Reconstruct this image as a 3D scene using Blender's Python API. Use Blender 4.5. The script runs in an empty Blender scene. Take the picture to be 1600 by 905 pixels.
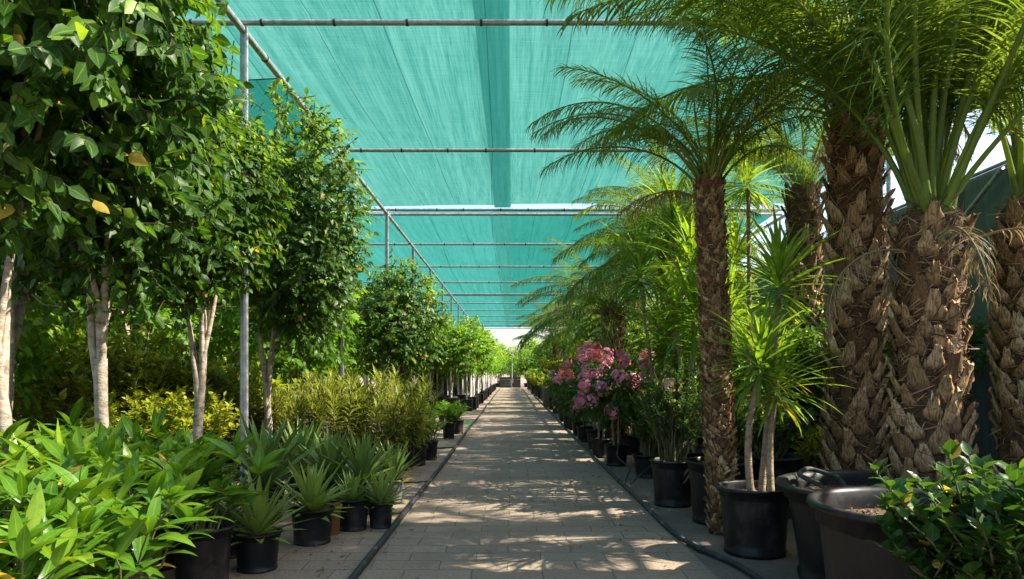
import bpy, math, random
import numpy as np
from mathutils import Vector, Matrix
PI = math.pi; R = math.radians
sc = bpy.context.scene
COL = sc.collection

# ------------------------------------------------------------------ camera, sky, sun, exposure
FPX = 1100.0                      # focal length in pixels of the 1600 px wide photograph
EYE = 1.2
cam = bpy.data.cameras.new('camera'); camo = bpy.data.objects.new('camera', cam); COL.objects.link(camo)
cam.sensor_width = 36.0; cam.lens = 36.0 * FPX / 1600.0
cam.shift_y = (583 - 452.5) / 1600.0
cam.clip_start = 0.05; cam.clip_end = 2000
camo.location = (0, 0, EYE); camo.rotation_euler = (PI / 2, 0, 0)
sc.camera = camo

SUN_EL, SUN_AZ = R(42), R(90)     # azimuth clockwise from +Y
w = bpy.data.worlds.new('World'); sc.world = w; w.use_nodes = True
nt = w.node_tree; bg = nt.nodes['Background']
sky = nt.nodes.new('ShaderNodeTexSky'); sky.sky_type = 'NISHITA'; sky.sun_disc = False
sky.sun_elevation = SUN_EL; sky.sun_rotation = SUN_AZ; sky.dust_density = 2.5; sky.air_density = 1.0
nt.links.new(sky.outputs[0], bg.inputs[0]); bg.inputs[1].default_value = 0.115
sl = bpy.data.lights.new('sun', 'SUN'); sl.energy = 5.0; sl.angle = R(0.53); sl.color = (1.0, 0.91, 0.77)
so = bpy.data.objects.new('sun', sl); COL.objects.link(so)
sd = Vector((math.sin(SUN_AZ) * math.cos(SUN_EL), math.cos(SUN_AZ) * math.cos(SUN_EL), math.sin(SUN_EL)))
so.rotation_euler = sd.to_track_quat('Z', 'Y').to_euler()
sc.view_settings.view_transform = 'Standard'; sc.view_settings.look = 'None'
sc.view_settings.exposure = 1.75; sc.view_settings.gamma = 1.0
sc.render.engine = 'CYCLES'
cy = sc.cycles
cy.max_bounces = 7; cy.diffuse_bounces = 4; cy.glossy_bounces = 2; cy.transmission_bounces = 4; cy.transparent_max_bounces = 8
cy.sample_clamp_indirect = 4.0; cy.sample_clamp_direct = 12.0; cy.use_denoising = True
cy.caustics_reflective = False; cy.caustics_refractive = False

# ------------------------------------------------------------------ node helpers
def mat(name):
    m = bpy.data.materials.new(name); m.use_nodes = True
    n = m.node_tree; b = n.nodes['Principled BSDF']
    return m, n, b
def nd(n, t, **kw):
    x = n.nodes.new(t)
    for k, v in kw.items(): setattr(x, k, v)
    return x
def ramp(n, fac, stops, interp='LINEAR'):
    r = nd(n, 'ShaderNodeValToRGB'); cr = r.color_ramp; cr.interpolation = interp
    while len(cr.elements) < len(stops): cr.elements.new(0.5)
    for e, (p, c) in zip(cr.elements, stops): e.position = p; e.color = (*c, 1)
    n.links.new(fac, r.inputs[0]); return r.outputs[0]
def coords(n, scale=(1, 1, 1), kind='Object'):
    tc = nd(n, 'ShaderNodeTexCoord'); mp = nd(n, 'ShaderNodeMapping'); mp.inputs['Scale'].default_value = scale
    n.links.new(tc.outputs[kind], mp.inputs[0]); return mp.outputs[0]
def noise(n, vec, scale, detail=3, rough=0.55):
    x = nd(n, 'ShaderNodeTexNoise'); x.inputs['Scale'].default_value = scale; x.inputs['Detail'].default_value = detail
    x.inputs['Roughness'].default_value = rough; n.links.new(vec, x.inputs['Vector']); return x.outputs['Fac']
def mixc(n, f, a, b, mode='MIX'):
    x = nd(n, 'ShaderNodeMix', data_type='RGBA', blend_type=mode)
    for s, v in ((0, f), (6, a), (7, b)):
        if hasattr(v, 'node'): n.links.new(v, x.inputs[s])
        else: x.inputs[s].default_value = v if s == 0 else (*v, 1)
    return x.outputs[2]
def math_(n, op, a, b=None):
    x = nd(n, 'ShaderNodeMath', operation=op)
    for i, v in enumerate((a, b)):
        if v is None: continue
        if hasattr(v, 'node'): n.links.new(v, x.inputs[i])
        else: x.inputs[i].default_value = v
    return x.outputs[0]
def bump(n, b, h, dist=0.01, strength=0.6):
    x = nd(n, 'ShaderNodeBump'); x.inputs['Distance'].default_value = dist; x.inputs['Strength'].default_value = strength
    n.links.new(h, x.inputs['Height']); n.links.new(x.outputs[0], b.inputs['Normal'])

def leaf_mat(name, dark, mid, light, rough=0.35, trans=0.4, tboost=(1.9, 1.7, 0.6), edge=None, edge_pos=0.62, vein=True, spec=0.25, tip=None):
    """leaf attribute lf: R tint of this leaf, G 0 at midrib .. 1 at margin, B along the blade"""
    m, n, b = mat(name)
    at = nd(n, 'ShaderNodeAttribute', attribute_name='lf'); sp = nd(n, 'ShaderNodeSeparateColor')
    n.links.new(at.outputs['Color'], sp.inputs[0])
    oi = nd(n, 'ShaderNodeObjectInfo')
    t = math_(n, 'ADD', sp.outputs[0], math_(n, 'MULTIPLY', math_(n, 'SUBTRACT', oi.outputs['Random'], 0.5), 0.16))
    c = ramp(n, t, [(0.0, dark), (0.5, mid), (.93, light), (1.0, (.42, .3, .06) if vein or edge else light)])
    if vein or edge:
        nz = noise(n, coords(n), 38, 4, .7); c = mixc(n, ramp(n, nz, [(.5, (0, 0, 0)), (.78, (.5, .5, .5))]), c, tuple((q + .03) * .75 for q in dark))
        b_n = nd(n, 'ShaderNodeBump'); b_n.inputs['Distance'].default_value = .004; b_n.inputs['Strength'].default_value = .35; n.links.new(nz, b_n.inputs['Height']); n.links.new(b_n.outputs[0], b.inputs['Normal'])
    if tip: c = mixc(n, ramp(n, sp.outputs[2], [(0.88, (0, 0, 0)), (1.0, (1, 1, 1))]), c, tip)
    if edge:
        e = ramp(n, sp.outputs[1], [(edge_pos - .06, (0, 0, 0)), (edge_pos + .06, (1, 1, 1))]); c = mixc(n, e, c, edge)
    elif vein:
        e = ramp(n, sp.outputs[1], [(0.04, (1, 1, 1)), (0.12, (0, 0, 0))]); c = mixc(n, math_(n, 'MULTIPLY', e, 0.5), c, light)
    n.links.new(c, b.inputs['Base Color']); b.inputs['Roughness'].default_value = rough
    b.inputs['Specular IOR Level'].default_value = spec
    tr = nd(n, 'ShaderNodeBsdfTranslucent'); n.links.new(mixc(n, 1.0, c, tboost, 'MULTIPLY'), tr.inputs[0])
    mx = nd(n, 'ShaderNodeMixShader'); mx.inputs[0].default_value = trans
    n.links.new(b.outputs[0], mx.inputs[1]); n.links.new(tr.outputs[0], mx.inputs[2])
    n.links.new(mx.outputs[0], n.nodes['Material Output'].inputs[0])
    return m

def bark_mat(name, a, b_, c, scale=9, stretch=(1, 1, .35), rough=.9, bd=.02):
    m, n, b = mat(name); v = coords(n, stretch)
    f = noise(n, v, scale, 6, .65); f2 = noise(n, v, scale * 5, 3)
    col = ramp(n, f, [(.3, a), (.5, b_), (.72, c)])
    col = mixc(n, ramp(n, f2, [(.55, (0, 0, 0)), (.75, (.55, .55, .55))]), col, a)
    n.links.new(col, b.inputs['Base Color']); b.inputs['Roughness'].default_value = rough
    bump(n, b, math_(n, 'ADD', f, math_(n, 'MULTIPLY', f2, .4)), bd, .8); return m

M = {}
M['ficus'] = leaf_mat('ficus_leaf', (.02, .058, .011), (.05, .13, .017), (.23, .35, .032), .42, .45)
M['ficus_bright'] = leaf_mat('sunlit_tone_leaf', (.05, .125, .014), (.12, .255, .02), (.24, .38, .035), .42, .5)  # brighter copy of the ficus leaf, sunlit look of back rows put into colour
M['lance'] = leaf_mat('lance_leaf', (.025, .085, .009), (.075, .185, .014), (.22, .33, .03), .28, .38)
M['gold'] = leaf_mat('golden_shrub_leaf', (.08, .14, .012), (.22, .28, .02), (.4, .42, .05), .45, .4)
M['song'] = leaf_mat('striped_leaf', (.045, .085, .015), (.075, .125, .02), (.11, .16, .025), .4, .38, edge=(.48, .48, .1), edge_pos=.74)
M['pale'] = leaf_mat('cream_green_leaf', (.09, .18, .03), (.2, .3, .05), (.45, .45, .16), .45, .4)
M['agave'] = leaf_mat('agave_leaf', (.06, .13, .04), (.14, .24, .05), (.26, .35, .065), .42, .15, tip=(.2, .06, .02), edge=(.16, .24, .07), edge_pos=.86)
M['yucca'] = leaf_mat('yucca_leaf', (.055, .13, .018), (.13, .25, .03), (.28, .4, .06), .36, .45)
M['frond'] = leaf_mat('palm_frond', (.055, .11, .022), (.12, .2, .04), (.24, .31, .07), .45, .42)
M['dryfrond'] = leaf_mat('dry_palm_frond', (.13, .09, .045), (.24, .18, .09), (.36, .28, .15), .7, .3, tboost=(1.2, 1.1, .9))
M['shrub'] = leaf_mat('shrub_leaf', (.025, .065, .014), (.05, .125, .02), (.12, .2, .035), .36, .38)
M['shaded_shrub'] = leaf_mat('glossy_shaded_leaf', (.014, .042, .011), (.028, .08, .015), (.09, .18, .03), .32, .32)  # darkened leaf colours, the shade over the corner shrub is painted in
M['varieg'] = leaf_mat('yellow_margined_leaf', (.03, .1, .018), (.06, .16, .025), (.1, .22, .03), .35, .4, edge=(.45, .46, .06), edge_pos=.55)
M['rose'] = leaf_mat('pink_petal', (.58, .17, .28), (.76, .31, .43), (.88, .58, .62), .6, .35, tboost=(1.2, 1.1, 1.1), vein=False)
M['coral'] = leaf_mat('coral_petal', (.6, .1, .16), (.72, .22, .2), (.8, .45, .25), .6, .35, tboost=(1.2, 1.1, 1.1), vein=False)
M['drypetal'] = leaf_mat('faded_petal', (.35, .22, .15), (.5, .36, .27), (.62, .48, .38), .8, .3, tboost=(1.1, 1, .9), vein=False)
M['boot'] = leaf_mat('palm_leaf_base', (.13, .07, .03), (.43, .275, .14), (.7, .52, .32), .85, .0, vein=False, spec=.2)
M['fibre'] = leaf_mat('palm_fibre', (.07, .036, .016), (.18, .1, .048), (.42, .29, .16), .9, .1, tboost=(1.1, 1, .9), vein=False, spec=.2)
M['ficusbark'] = bark_mat('pale_bark', (.11, .085, .06), (.33, .275, .21), (.47, .41, .335), 9, (1, 1, 2.2), bd=.015)
M['twig'] = bark_mat('twig_bark', (.03, .03, .012), (.07, .06, .025), (.12, .1, .05), 20)
M['limb'] = bark_mat('brown_limb_bark', (.13, .095, .065), (.27, .21, .155), (.38, .31, .24), 9)
M['palmcore'] = bark_mat('palm_trunk_core', (.03, .016, .008), (.075, .04, .02), (.16, .09, .045), 16, (1, 1, 1.6))
M['cane'] = bark_mat('cane_bark', (.12, .085, .05), (.27, .2, .13), (.37, .29, .2), 12, (1, 1, 2.4))
M['stem'] = bark_mat('green_stem', (.05, .06, .02), (.1, .1, .04), (.16, .15, .07), 20)
M['stake'] = bark_mat('white_stake', (.55, .55, .52), (.72, .72, .7), (.8, .8, .78), 20)

def striate(m):                                   # lengthwise fibre streaks for cut palm leaf bases
    n = m.node_tree; b = n.nodes['Principled BSDF']
    v = coords(n, (1, 1, .12)); f = noise(n, v, 95, 3)
    src = b.inputs['Base Color'].links[0].from_socket
    at = [x for x in n.nodes if x.type == 'ATTRIBUTE'][0]; sp = [x for x in n.nodes if x.type == 'SEPARATE_COLOR'][0]
    c = mixc(n, ramp(n, f, [(.38, (.75, .75, .75)), (.58, (0, 0, 0))]), src, (.07, .04, .02))
    n.links.new(c, b.inputs['Base Color']); bump(n, b, f, .012, .7)
striate(M['boot'])

def pot_mat(name, base, dust, amt):
    m, n, b = mat(name); v = coords(n)
    f = noise(n, v, 6, 6, .7); f2 = noise(n, coords(n, (1, 1, .15)), 30, 3)
    k = math_(n, 'MULTIPLY', ramp(n, f, [(.46, (0, 0, 0)), (.75, (1, 1, 1))]), ramp(n, f2, [(.35, (.2, .2, .2)), (.7, (1, 1, 1))]))
    oi = nd(n, 'ShaderNodeObjectInfo'); n.links.new(mixc(n, math_(n, 'MULTIPLY', k, math_(n, 'MULTIPLY', oi.outputs['Random'], amt * 1.3)), base, dust), b.inputs['Base Color'])
    n.links.new(ramp(n, f, [(.3, (.32,) * 3), (.7, (.62,) * 3)]), b.inputs['Roughness'])
    b.inputs['Specular IOR Level'].default_value = .28; bump(n, b, f2, .002, .3); return m
M['pot'] = pot_mat('black_pot_plastic', (.009, .009, .01), (.11, .09, .07), .75)
M['potgrey'] = pot_mat('grey_pot_plastic', (.12, .115, .11), (.25, .22, .19), .7)
M['bag'] = pot_mat('brown_grow_bag', (.13, .11, .1), (.24, .2, .17), .7)
m, n, b = mat('potting_soil'); v = coords(n); f = noise(n, v, 60, 5)
n.links.new(ramp(n, f, [(.35, (.03, .018, .01)), (.55, (.12, .065, .03)), (.72, (.3, .18, .09))]), b.inputs['Base Color'])
b.inputs['Roughness'].default_value = .95; bump(n, b, f, .03, 1); M['soil'] = m
m, n, b = mat('galvanised_pipe'); v = coords(n, kind='Object'); f = noise(n, v, 18, 4)
n.links.new(ramp(n, f, [(.35, (.24, .26, .27)), (.7, (.44, .46, .47))]), b.inputs['Base Color'])
b.inputs['Metallic'].default_value = .55; n.links.new(ramp(n, f, [(.3, (.34,) * 3), (.7, (.52,) * 3)]), b.inputs['Roughness']); M['steel'] = m
m, n, b = mat('dark_band'); b.inputs['Base Color'].default_value = (.02, .03, .03, 1); b.inputs['Roughness'].default_value = .6; M['band'] = m
m, n, b = mat('hose_rubber'); v = coords(n); f = noise(n, v, 9, 5, .75)
n.links.new(ramp(n, f, [(.4, (.02, .024, .024)), (.58, (.04, .044, .042)), (.7, (.2, .18, .15))]), b.inputs['Base Color']); b.inputs['Roughness'].default_value = .62; b.inputs['Specular IOR Level'].default_value = .25; M['hose'] = m

def net_mat(name, dark, light, hole, seed):
    m, n, b = mat(name)
    g = nd(n, 'ShaderNodeNewGeometry'); dt = nd(n, 'ShaderNodeVectorMath', operation='DOT_PRODUCT')
    n.links.new(g.outputs['Normal'], dt.inputs[0]); n.links.new(g.outputs['Incoming'], dt.inputs[1])
    c = math_(n, 'ABSOLUTE', dt.outputs['Value'])
    mr = nd(n, 'ShaderNodeMapRange', interpolation_type='SMOOTHSTEP')          # knitted tape has depth: the holes close up at a slant
    for i, v in ((1, .45), (2, .64), (3, 0.0), (4, hole)): mr.inputs[i].default_value = v
    n.links.new(c, mr.inputs[0])
    st = noise(n, coords(n, (1, .012, 1)), 9 + seed, 4, .7); st2 = noise(n, coords(n, (1, .02, 1)), 60, 2, .6)
    wv = noise(n, coords(n, (.05, 1, 1)), 45, 2, .6)
    f = math_(n, 'ADD', math_(n, 'MULTIPLY', st, .5), math_(n, 'ADD', math_(n, 'MULTIPLY', st2, .33), math_(n, 'MULTIPLY', wv, .17)))
    col = ramp(n, f, [(.33, dark), (.64, light)])
    sx = nd(n, 'ShaderNodeSeparateXYZ'); n.links.new(coords(n), sx.inputs[0])
    ln = math_(n, 'FRACT', math_(n, 'ADD', math_(n, 'MULTIPLY', sx.outputs[0], 1.17), math_(n, 'MULTIPLY', noise(n, coords(n, (1, .05, 1)), .9, 1), .8)))
    col = mixc(n, math_(n, 'MULTIPLY', math_(n, 'LESS_THAN', ln, .014), .55), col, tuple(q * .3 for q in dark))
    tr = nd(n, 'ShaderNodeBsdfTranslucent'); di = nd(n, 'ShaderNodeBsdfDiffuse')
    n.links.new(col, tr.inputs[0]); n.links.new(col, di.inputs[0])
    a = nd(n, 'ShaderNodeMixShader'); a.inputs[0].default_value = .2
    n.links.new(tr.outputs[0], a.inputs[1]); n.links.new(di.outputs[0], a.inputs[2])
    tp = nd(n, 'ShaderNodeBsdfTransparent'); x = nd(n, 'ShaderNodeMixShader')
    n.links.new(mr.outputs[0], x.inputs[0]); n.links.new(a.outputs[0], x.inputs[1]); n.links.new(tp.outputs[0], x.inputs[2])
    n.links.new(x.outputs[0], n.nodes['Material Output'].inputs[0]); n.nodes.remove(b); return m
M['net'] = net_mat('turquoise_shade_net', (.012, .1, .086), (.06, .195, .17), .85, 0)
M['net2'] = net_mat('deep_turquoise_shade_net', (.007, .085, .07), (.018, .125, .105), .82, 3)
M['netfar'] = net_mat('mid_turquoise_shade_net', (.011, .1, .09), (.034, .17, .15), .85, 1)
M['net3'] = net_mat('dense_turquoise_net', (.01, .095, .085), (.025, .14, .128), .6, 5)
m, n, b = mat('grey_green_screen'); v = coords(n, (1, 1, 1)); f = noise(n, coords(n, (.2, 1, .1)), 12, 4)
n.links.new(ramp(n, f, [(.3, (.075, .12, .115)), (.7, (.13, .175, .165))]), b.inputs['Base Color']); b.inputs['Roughness'].default_value = .8; M['screen'] = m
m, n, b = mat('dark_concrete_block'); v = coords(n)
br = nd(n, 'ShaderNodeTexBrick'); n.links.new(coords(n, (1, 1, 1), 'Generated'), br.inputs[0]); f = noise(n, v, 8, 4)
n.links.new(ramp(n, f, [(.3, (.035, .034, .03)), (.7, (.07, .067, .06))]), b.inputs['Base Color']); b.inputs['Roughness'].default_value = .9; M['block'] = m
m, n, b = mat('green_mat'); b.inputs['Base Color'].default_value = (.16, .3, .06, 1); b.inputs['Roughness'].default_value = .8; M['mat'] = m
m, n, b = mat('terracotta'); b.inputs['Base Color'].default_value = (.4, .17, .06, 1); b.inputs['Roughness'].default_value = .8; M['terracotta'] = m

# pavers
m, n, b = mat('paver_bricks'); v = coords(n)
wob = nd(n, 'ShaderNodeTexNoise'); wob.inputs['Scale'].default_value = 2.2; n.links.new(v, wob.inputs['Vector'])
va = nd(n, 'ShaderNodeVectorMath', operation='MULTIPLY_ADD'); va.inputs[1].default_value = (.05, .05, 0)
n.links.new(wob.outputs['Color'], va.inputs[0]); n.links.new(v, va.inputs[2])
br = nd(n, 'ShaderNodeTexBrick'); br.offset = .5
for k, x in (('Scale', 1.0), ('Mortar Size', .0045), ('Mortar Smooth', .35), ('Bias', 0), ('Brick Width', .42), ('Row Height', .205)): br.inputs[k].default_value = x
br.inputs['Color1'].default_value = (.26, .198, .138, 1); br.inputs['Color2'].default_value = (.34, .262, .185, 1); br.inputs['Mortar'].default_value = (.14, .11, .082, 1)
n.links.new(va.outputs[0], br.inputs['Vector'])
f = noise(n, v, 1.1, 6, .65); f2 = noise(n, v, 45, 4, .7)
c = mixc(n, ramp(n, f, [(.35, (.6, .6, .6)), (.62, (0, 0, 0))]), br.outputs['Color'], (.21, .16, .112))
c = mixc(n, ramp(n, f2, [(.46, (0, 0, 0)), (.75, (.6, .6, .6))]), c, (.13, .105, .08))
n.links.new(c, b.inputs['Base Color']); b.inputs['Roughness'].default_value = .88
f3 = noise(n, v, 3.5, 5, .7); c = mixc(n, ramp(n, f3, [(.52, (0, 0, 0)), (.7, (.55, .55, .55))]), c, (.15, .118, .085))
n.links.new(c, b.inputs['Base Color'])
h = math_(n, 'ADD', math_(n, 'MULTIPLY', br.outputs['Fac'], -1.0), math_(n, 'MULTIPLY', f2, .5)); bump(n, b, h, .018, .9); M['paver'] = m
m, n, b = mat('sandy_dirt'); v = coords(n); f = noise(n, v, 1.6, 6, .65); f2 = noise(n, v, 35, 5, .75)
c = ramp(n, f, [(.3, (.13, .1, .075)), (.7, (.26, .215, .165))]); c = mixc(n, ramp(n, f2, [(.5, (0, 0, 0)), (.75, (.8, .8, .8))]), c, (.09, .07, .05))
n.links.new(c, b.inputs['Base Color']); b.inputs['Roughness'].default_value = .95; bump(n, b, f2, .03, .8); M['dirt'] = m

# ------------------------------------------------------------------ geometry
class MB:
    def __init__(s): s.v = []; s.f = []; s.l = []; s.mi = []; s.nv = 0
    def add(s, v, f, lf=None, mi=0):
        v = np.asarray(v, float).reshape(-1, 3); f = np.asarray(f, int)
        s.v.append(v); s.f.append(f + s.nv)
        s.l.append(np.full((len(v), 3), .5) if lf is None else np.asarray(lf, float).reshape(-1, 3))
        s.mi.append(np.full(len(f), mi)); s.nv += len(v); return s
    def mesh(s, name, mats, smooth=True):
        me = bpy.data.meshes.new(name); V = np.concatenate(s.v); L = np.concatenate(s.l)
        loops = np.concatenate([f.ravel() for f in s.f]); cnt = np.concatenate([np.full(len(f), f.shape[1]) for f in s.f])
        me.vertices.add(len(V)); me.vertices.foreach_set('co', V.ravel())
        me.loops.add(len(loops)); me.loops.foreach_set('vertex_index', loops.astype(np.int32))
        me.polygons.add(len(cnt)); me.polygons.foreach_set('loop_start', np.concatenate([[0], np.cumsum(cnt)[:-1]]).astype(np.int32))
        me.polygons.foreach_set('loop_total', cnt.astype(np.int32)); me.polygons.foreach_set('material_index', np.concatenate(s.mi).astype(np.int32))
        me.polygons.foreach_set('use_smooth', np.full(len(cnt), smooth))
        a = me.attributes.new('lf', 'FLOAT_COLOR', 'POINT'); a.data.foreach_set('color', np.c_[L, np.ones(len(L))].ravel().astype(np.float32))
        for x in (mats if isinstance(mats, (list, tuple)) else [mats]): me.materials.append(x)
        me.update(calc_edges=True); me.validate(); return me

def nrm(a): return a / np.maximum(np.linalg.norm(a, axis=-1, keepdims=True), 1e-9)
def ovate(t): return np.interp(t, [0, .1, .25, .42, .6, .78, .9, 1], [.1, .62, .95, 1, .85, .5, .16, .02])
def roundl(t): return np.sin(PI * np.clip(t, 0, 1) ** .8) ** .62 * (1 - .25 * t ** 6) + .01
def lanceo(t): return np.sin(PI * np.clip(t, 0, 1) ** .85) + .015
def strap(t): return np.minimum(1, .55 + 2.2 * t) * np.clip((1 - t) * 2.2, 0, 1) ** .8 + .012
def agavep(t): return (.62 + .5 * np.sin(PI * np.clip(t * .95, 0, 1))) * np.clip((1 - t) * 1.9, 0, 1) ** .75 + .01
def leafl(t): return np.clip(.35 + 3 * t, 0, 1) * np.clip((1 - t) * 1.7, 0, 1) ** .7 + .02
def petal(t): return np.sin(PI * (.08 + .8 * t)) * (.5 + .6 * t) + .02

def blades(mb, P, D, U, L, W, bend=0.3, fold=.25, tint=.5, prof=ovate, ns=5, mi=0):
    P = np.asarray(P, float).reshape(-1, 3); n = len(P)
    D = nrm(np.broadcast_to(np.asarray(D, float), (n, 3))); U = np.broadcast_to(np.asarray(U, float), (n, 3))
    U = nrm(U - (U * D).sum(1, keepdims=True) * D + 1e-6); S = np.cross(D, U)
    L, W, bend, fold, tint = [np.broadcast_to(np.asarray(x, float), (n,)) for x in (L, W, bend, fold, tint)]
    t = np.linspace(0, 1, ns); ang = bend[:, None] * t[None]
    dirs = np.cos(ang)[..., None] * D[:, None] - np.sin(ang)[..., None] * U[:, None]
    nor = np.sin(ang)[..., None] * D[:, None] + np.cos(ang)[..., None] * U[:, None]
    step = (L / (ns - 1))[:, None, None] * (dirs[:, 1:] + dirs[:, :-1]) / 2
    c = P[:, None] + np.concatenate([np.zeros((n, 1, 3)), np.cumsum(step, 1)], 1)
    hw = (W[:, None] / 2 * prof(t)[None])[..., None]
    sf, cf = np.sin(fold)[:, None, None], np.cos(fold)[:, None, None]
    V = np.stack([c - S[:, None] * hw * cf + nor * hw * sf, c, c + S[:, None] * hw * cf + nor * hw * sf], 2)
    lf = np.zeros((n, ns, 3, 3)); lf[..., 0] = tint[:, None, None]; lf[:, :, [0, 2], 1] = 1; lf[..., 2] = t[None, :, None]
    base = (np.arange(n) * ns * 3)[:, None, None] + (np.arange(ns - 1) * 3)[None, :, None]
    q = np.array([[0, 1, 4, 3], [1, 2, 5, 4]])
    F = (base[..., None] + q[None, None]).reshape(-1, 4)
    mb.add(V.reshape(-1, 3), F, lf.reshape(-1, 3), mi)

def tube(mb, pts, rad, k=8, cap=True, tint=.5, mi=0):
    P = np.asarray(pts, float); n = len(P); rad = np.broadcast_to(np.asarray(rad, float), (n,))
    T = nrm(np.gradient(P, axis=0)); a = np.array([0, 0, 1.]) if abs(T[0][2]) < .9 else np.array([1., 0, 0])
    X = nrm(np.cross(T[0], a)[None])[0]; rings = []
    th = np.arange(k) * 2 * PI / k
    for i in range(n):
        X = X - T[i] * X.dot(T[i]); X /= np.linalg.norm(X); Y = np.cross(T[i], X)
        rings.append(P[i] + rad[i] * (np.cos(th)[:, None] * X + np.sin(th)[:, None] * Y))
    V = np.concatenate(rings); i = np.arange(n - 1)[:, None] * k; j = np.arange(k)[None]; j2 = (j + 1) % k
    F = np.stack([i + j, i + j2, i + k + j2, i + k + j], -1).reshape(-1, 4)
    lf = np.full((len(V), 3), tint); lf[:, 1] = .5
    mb.add(V, F, lf, mi)
    if cap:
        for r in (rings[0], rings[-1]):
            mb.add(np.concatenate([r, r.mean(0)[None]]), [[q, (q + 1) % k, k] for q in range(k)], np.full((k + 1, 3), tint), mi)

def lathe(mb, prof, k=36, tint=.5, mi=0, wob=0, rng=None):
    pr = np.asarray(prof, float); n = len(pr); th = np.arange(k) * 2 * PI / k
    w_ = 1 + (wob * np.sin(2 * th + 1.3) if wob else 0 * th)
    V = np.stack([pr[:, 0, None] * np.cos(th) * w_, pr[:, 0, None] * np.sin(th) * w_, np.broadcast_to(pr[:, 1, None], (n, k))], -1).reshape(-1, 3)
    i = np.arange(n - 1)[:, None] * k; j = np.arange(k)[None]; j2 = (j + 1) % k
    mb.add(V, np.stack([i + j, i + j2, i + k + j2, i + k + j], -1).reshape(-1, 4), np.full((len(V), 3), tint), mi)

def box(mb, c, s, mi=0):
    c = np.array(c); s = np.array(s) / 2
    V = np.array([[x, y, z] for x in (-1, 1) for y in (-1, 1) for z in (-1, 1)]) * s + c
    mb.add(V, [[0, 1, 3, 2], [4, 6, 7, 5], [0, 4, 5, 1], [2, 3, 7, 6], [0, 2, 6, 4], [1, 5, 7, 3]], None, mi)

def arc(p, az, el, L, bend, n=8):
    """points of a curve leaving p at azimuth az and elevation el, bending down by bend radians"""
    out = [np.array(p, float)]
    for i in range(n - 1):
        e = el - bend * (i + .5) / (n - 1)
        out.append(out[-1] + L / (n - 1) * np.array([math.cos(az) * math.cos(e), math.sin(az) * math.cos(e), math.sin(e)]))
    return np.array(out)

# ------------------------------------------------------------------ things
def obj(name, me, parent=None, mx=None):
    o = bpy.data.objects.new(name, me); COL.objects.link(o)
    if parent: o.parent = parent
    if mx is not None: o.matrix_local = mx
    return o
def tag(o, label=None, cat=None, group=None, kind=None):
    for k, v in (('label', label), ('category', cat), ('group', group), ('kind', kind)):
        if v: o[k] = v
    return o
def thing(name, label, cat, loc, rz=0, s=1, group=None, tilt=(0, 0)):
    o = bpy.data.objects.new(name, None); COL.objects.link(o); o.empty_display_size = .1
    o.location = loc; o.rotation_euler = (tilt[0], tilt[1], rz); o.scale = (s, s, s); return tag(o, label, cat, group)
def place(proto, name, label, cat, loc, rz=0, s=1, group=None, tilt=(0, 0)):
    """proto: list of (part, mesh, matrix or None, [(sub-part, mesh, matrix)]); every placing gets objects of its own that share the meshes"""
    r = thing(name, label, cat, loc, rz, s, group, tilt)
    for p in proto:
        o = obj(p[0], p[1], r, p[2] if len(p) > 2 else None)
        for q in (p[3] if len(p) > 3 else []): obj(q[0], q[1], o, q[2] if len(q) > 2 else None)
        if len(p) > 4 and p[4]: o['label'] = p[4]
    return r
def X(px, Y): return (px - 800) * Y / FPX
def Z(py, Y): return EYE - (py - 583) * Y / FPX

_pots = {}
def pot(r, h, m='pot', soil=.84):
    key = (round(r, 3), round(h, 3), m)
    if key in _pots: return list(_pots[key])
    mb = MB()
    lathe(mb, [(0, .004), (.8 * r, 0), (.83 * r, .004), (.845 * r, .07 * h), (.815 * r, .08 * h), (.83 * r, .2 * h), (.93 * r, .82 * h), (.935 * r, .84 * h), (.972 * r, .85 * h), (.98 * r, .945 * h),
               (1.045 * r, .95 * h), (1.06 * r, .965 * h), (1.055 * r, .99 * h), (1.03 * r, h), (.985 * r, .998 * h), (.955 * r, .97 * h), (.93 * r, .9 * h), (.89 * r, .7 * h)], 44, wob=.012)
    pm = mb.mesh('pot', M[m])
    rg = np.random.default_rng(int(r * 1e4)); sb = MB(); k, nr = 24, 7
    th = np.arange(k) * 2 * PI / k; V = [[0, 0, soil * h]]
    for i in range(1, nr):
        for t in th: V.append([.915 * r * i / (nr - 1) * math.cos(t), .915 * r * i / (nr - 1) * math.sin(t), soil * h + rg.normal() * .006 * (i < nr - 1) + .02 * (1 - i / nr)])
    F4 = [[1 + (i - 1) * k + j, 1 + (i - 1) * k + (j + 1) % k, 1 + i * k + (j + 1) % k, 1 + i * k + j] for i in range(1, nr - 1) for j in range(k)]
    sb.add(V, F4); sb.add(V[:1 + k], [[0, 1 + j, 1 + (j + 1) % k] for j in range(k)])
    nn = int(60 + 900 * r); a = rg.uniform(0, 2 * PI, nn); q = .85 * r * np.sqrt(rg.uniform(0, 1, nn))
    blades(sb, np.c_[q * np.cos(a), q * np.sin(a), np.full(nn, soil * h + .018)], rg.normal(size=(nn, 3)) * [1, 1, .35], [0, 0, 1], rg.uniform(.012, .04, nn), rg.uniform(.006, .016, nn), .3, .2, .5, lanceo, 3)
    _pots[key] = [('pot', pm), ('soil', sb.mesh('soil', M['soil']))]
    return list(_pots[key])

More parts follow.
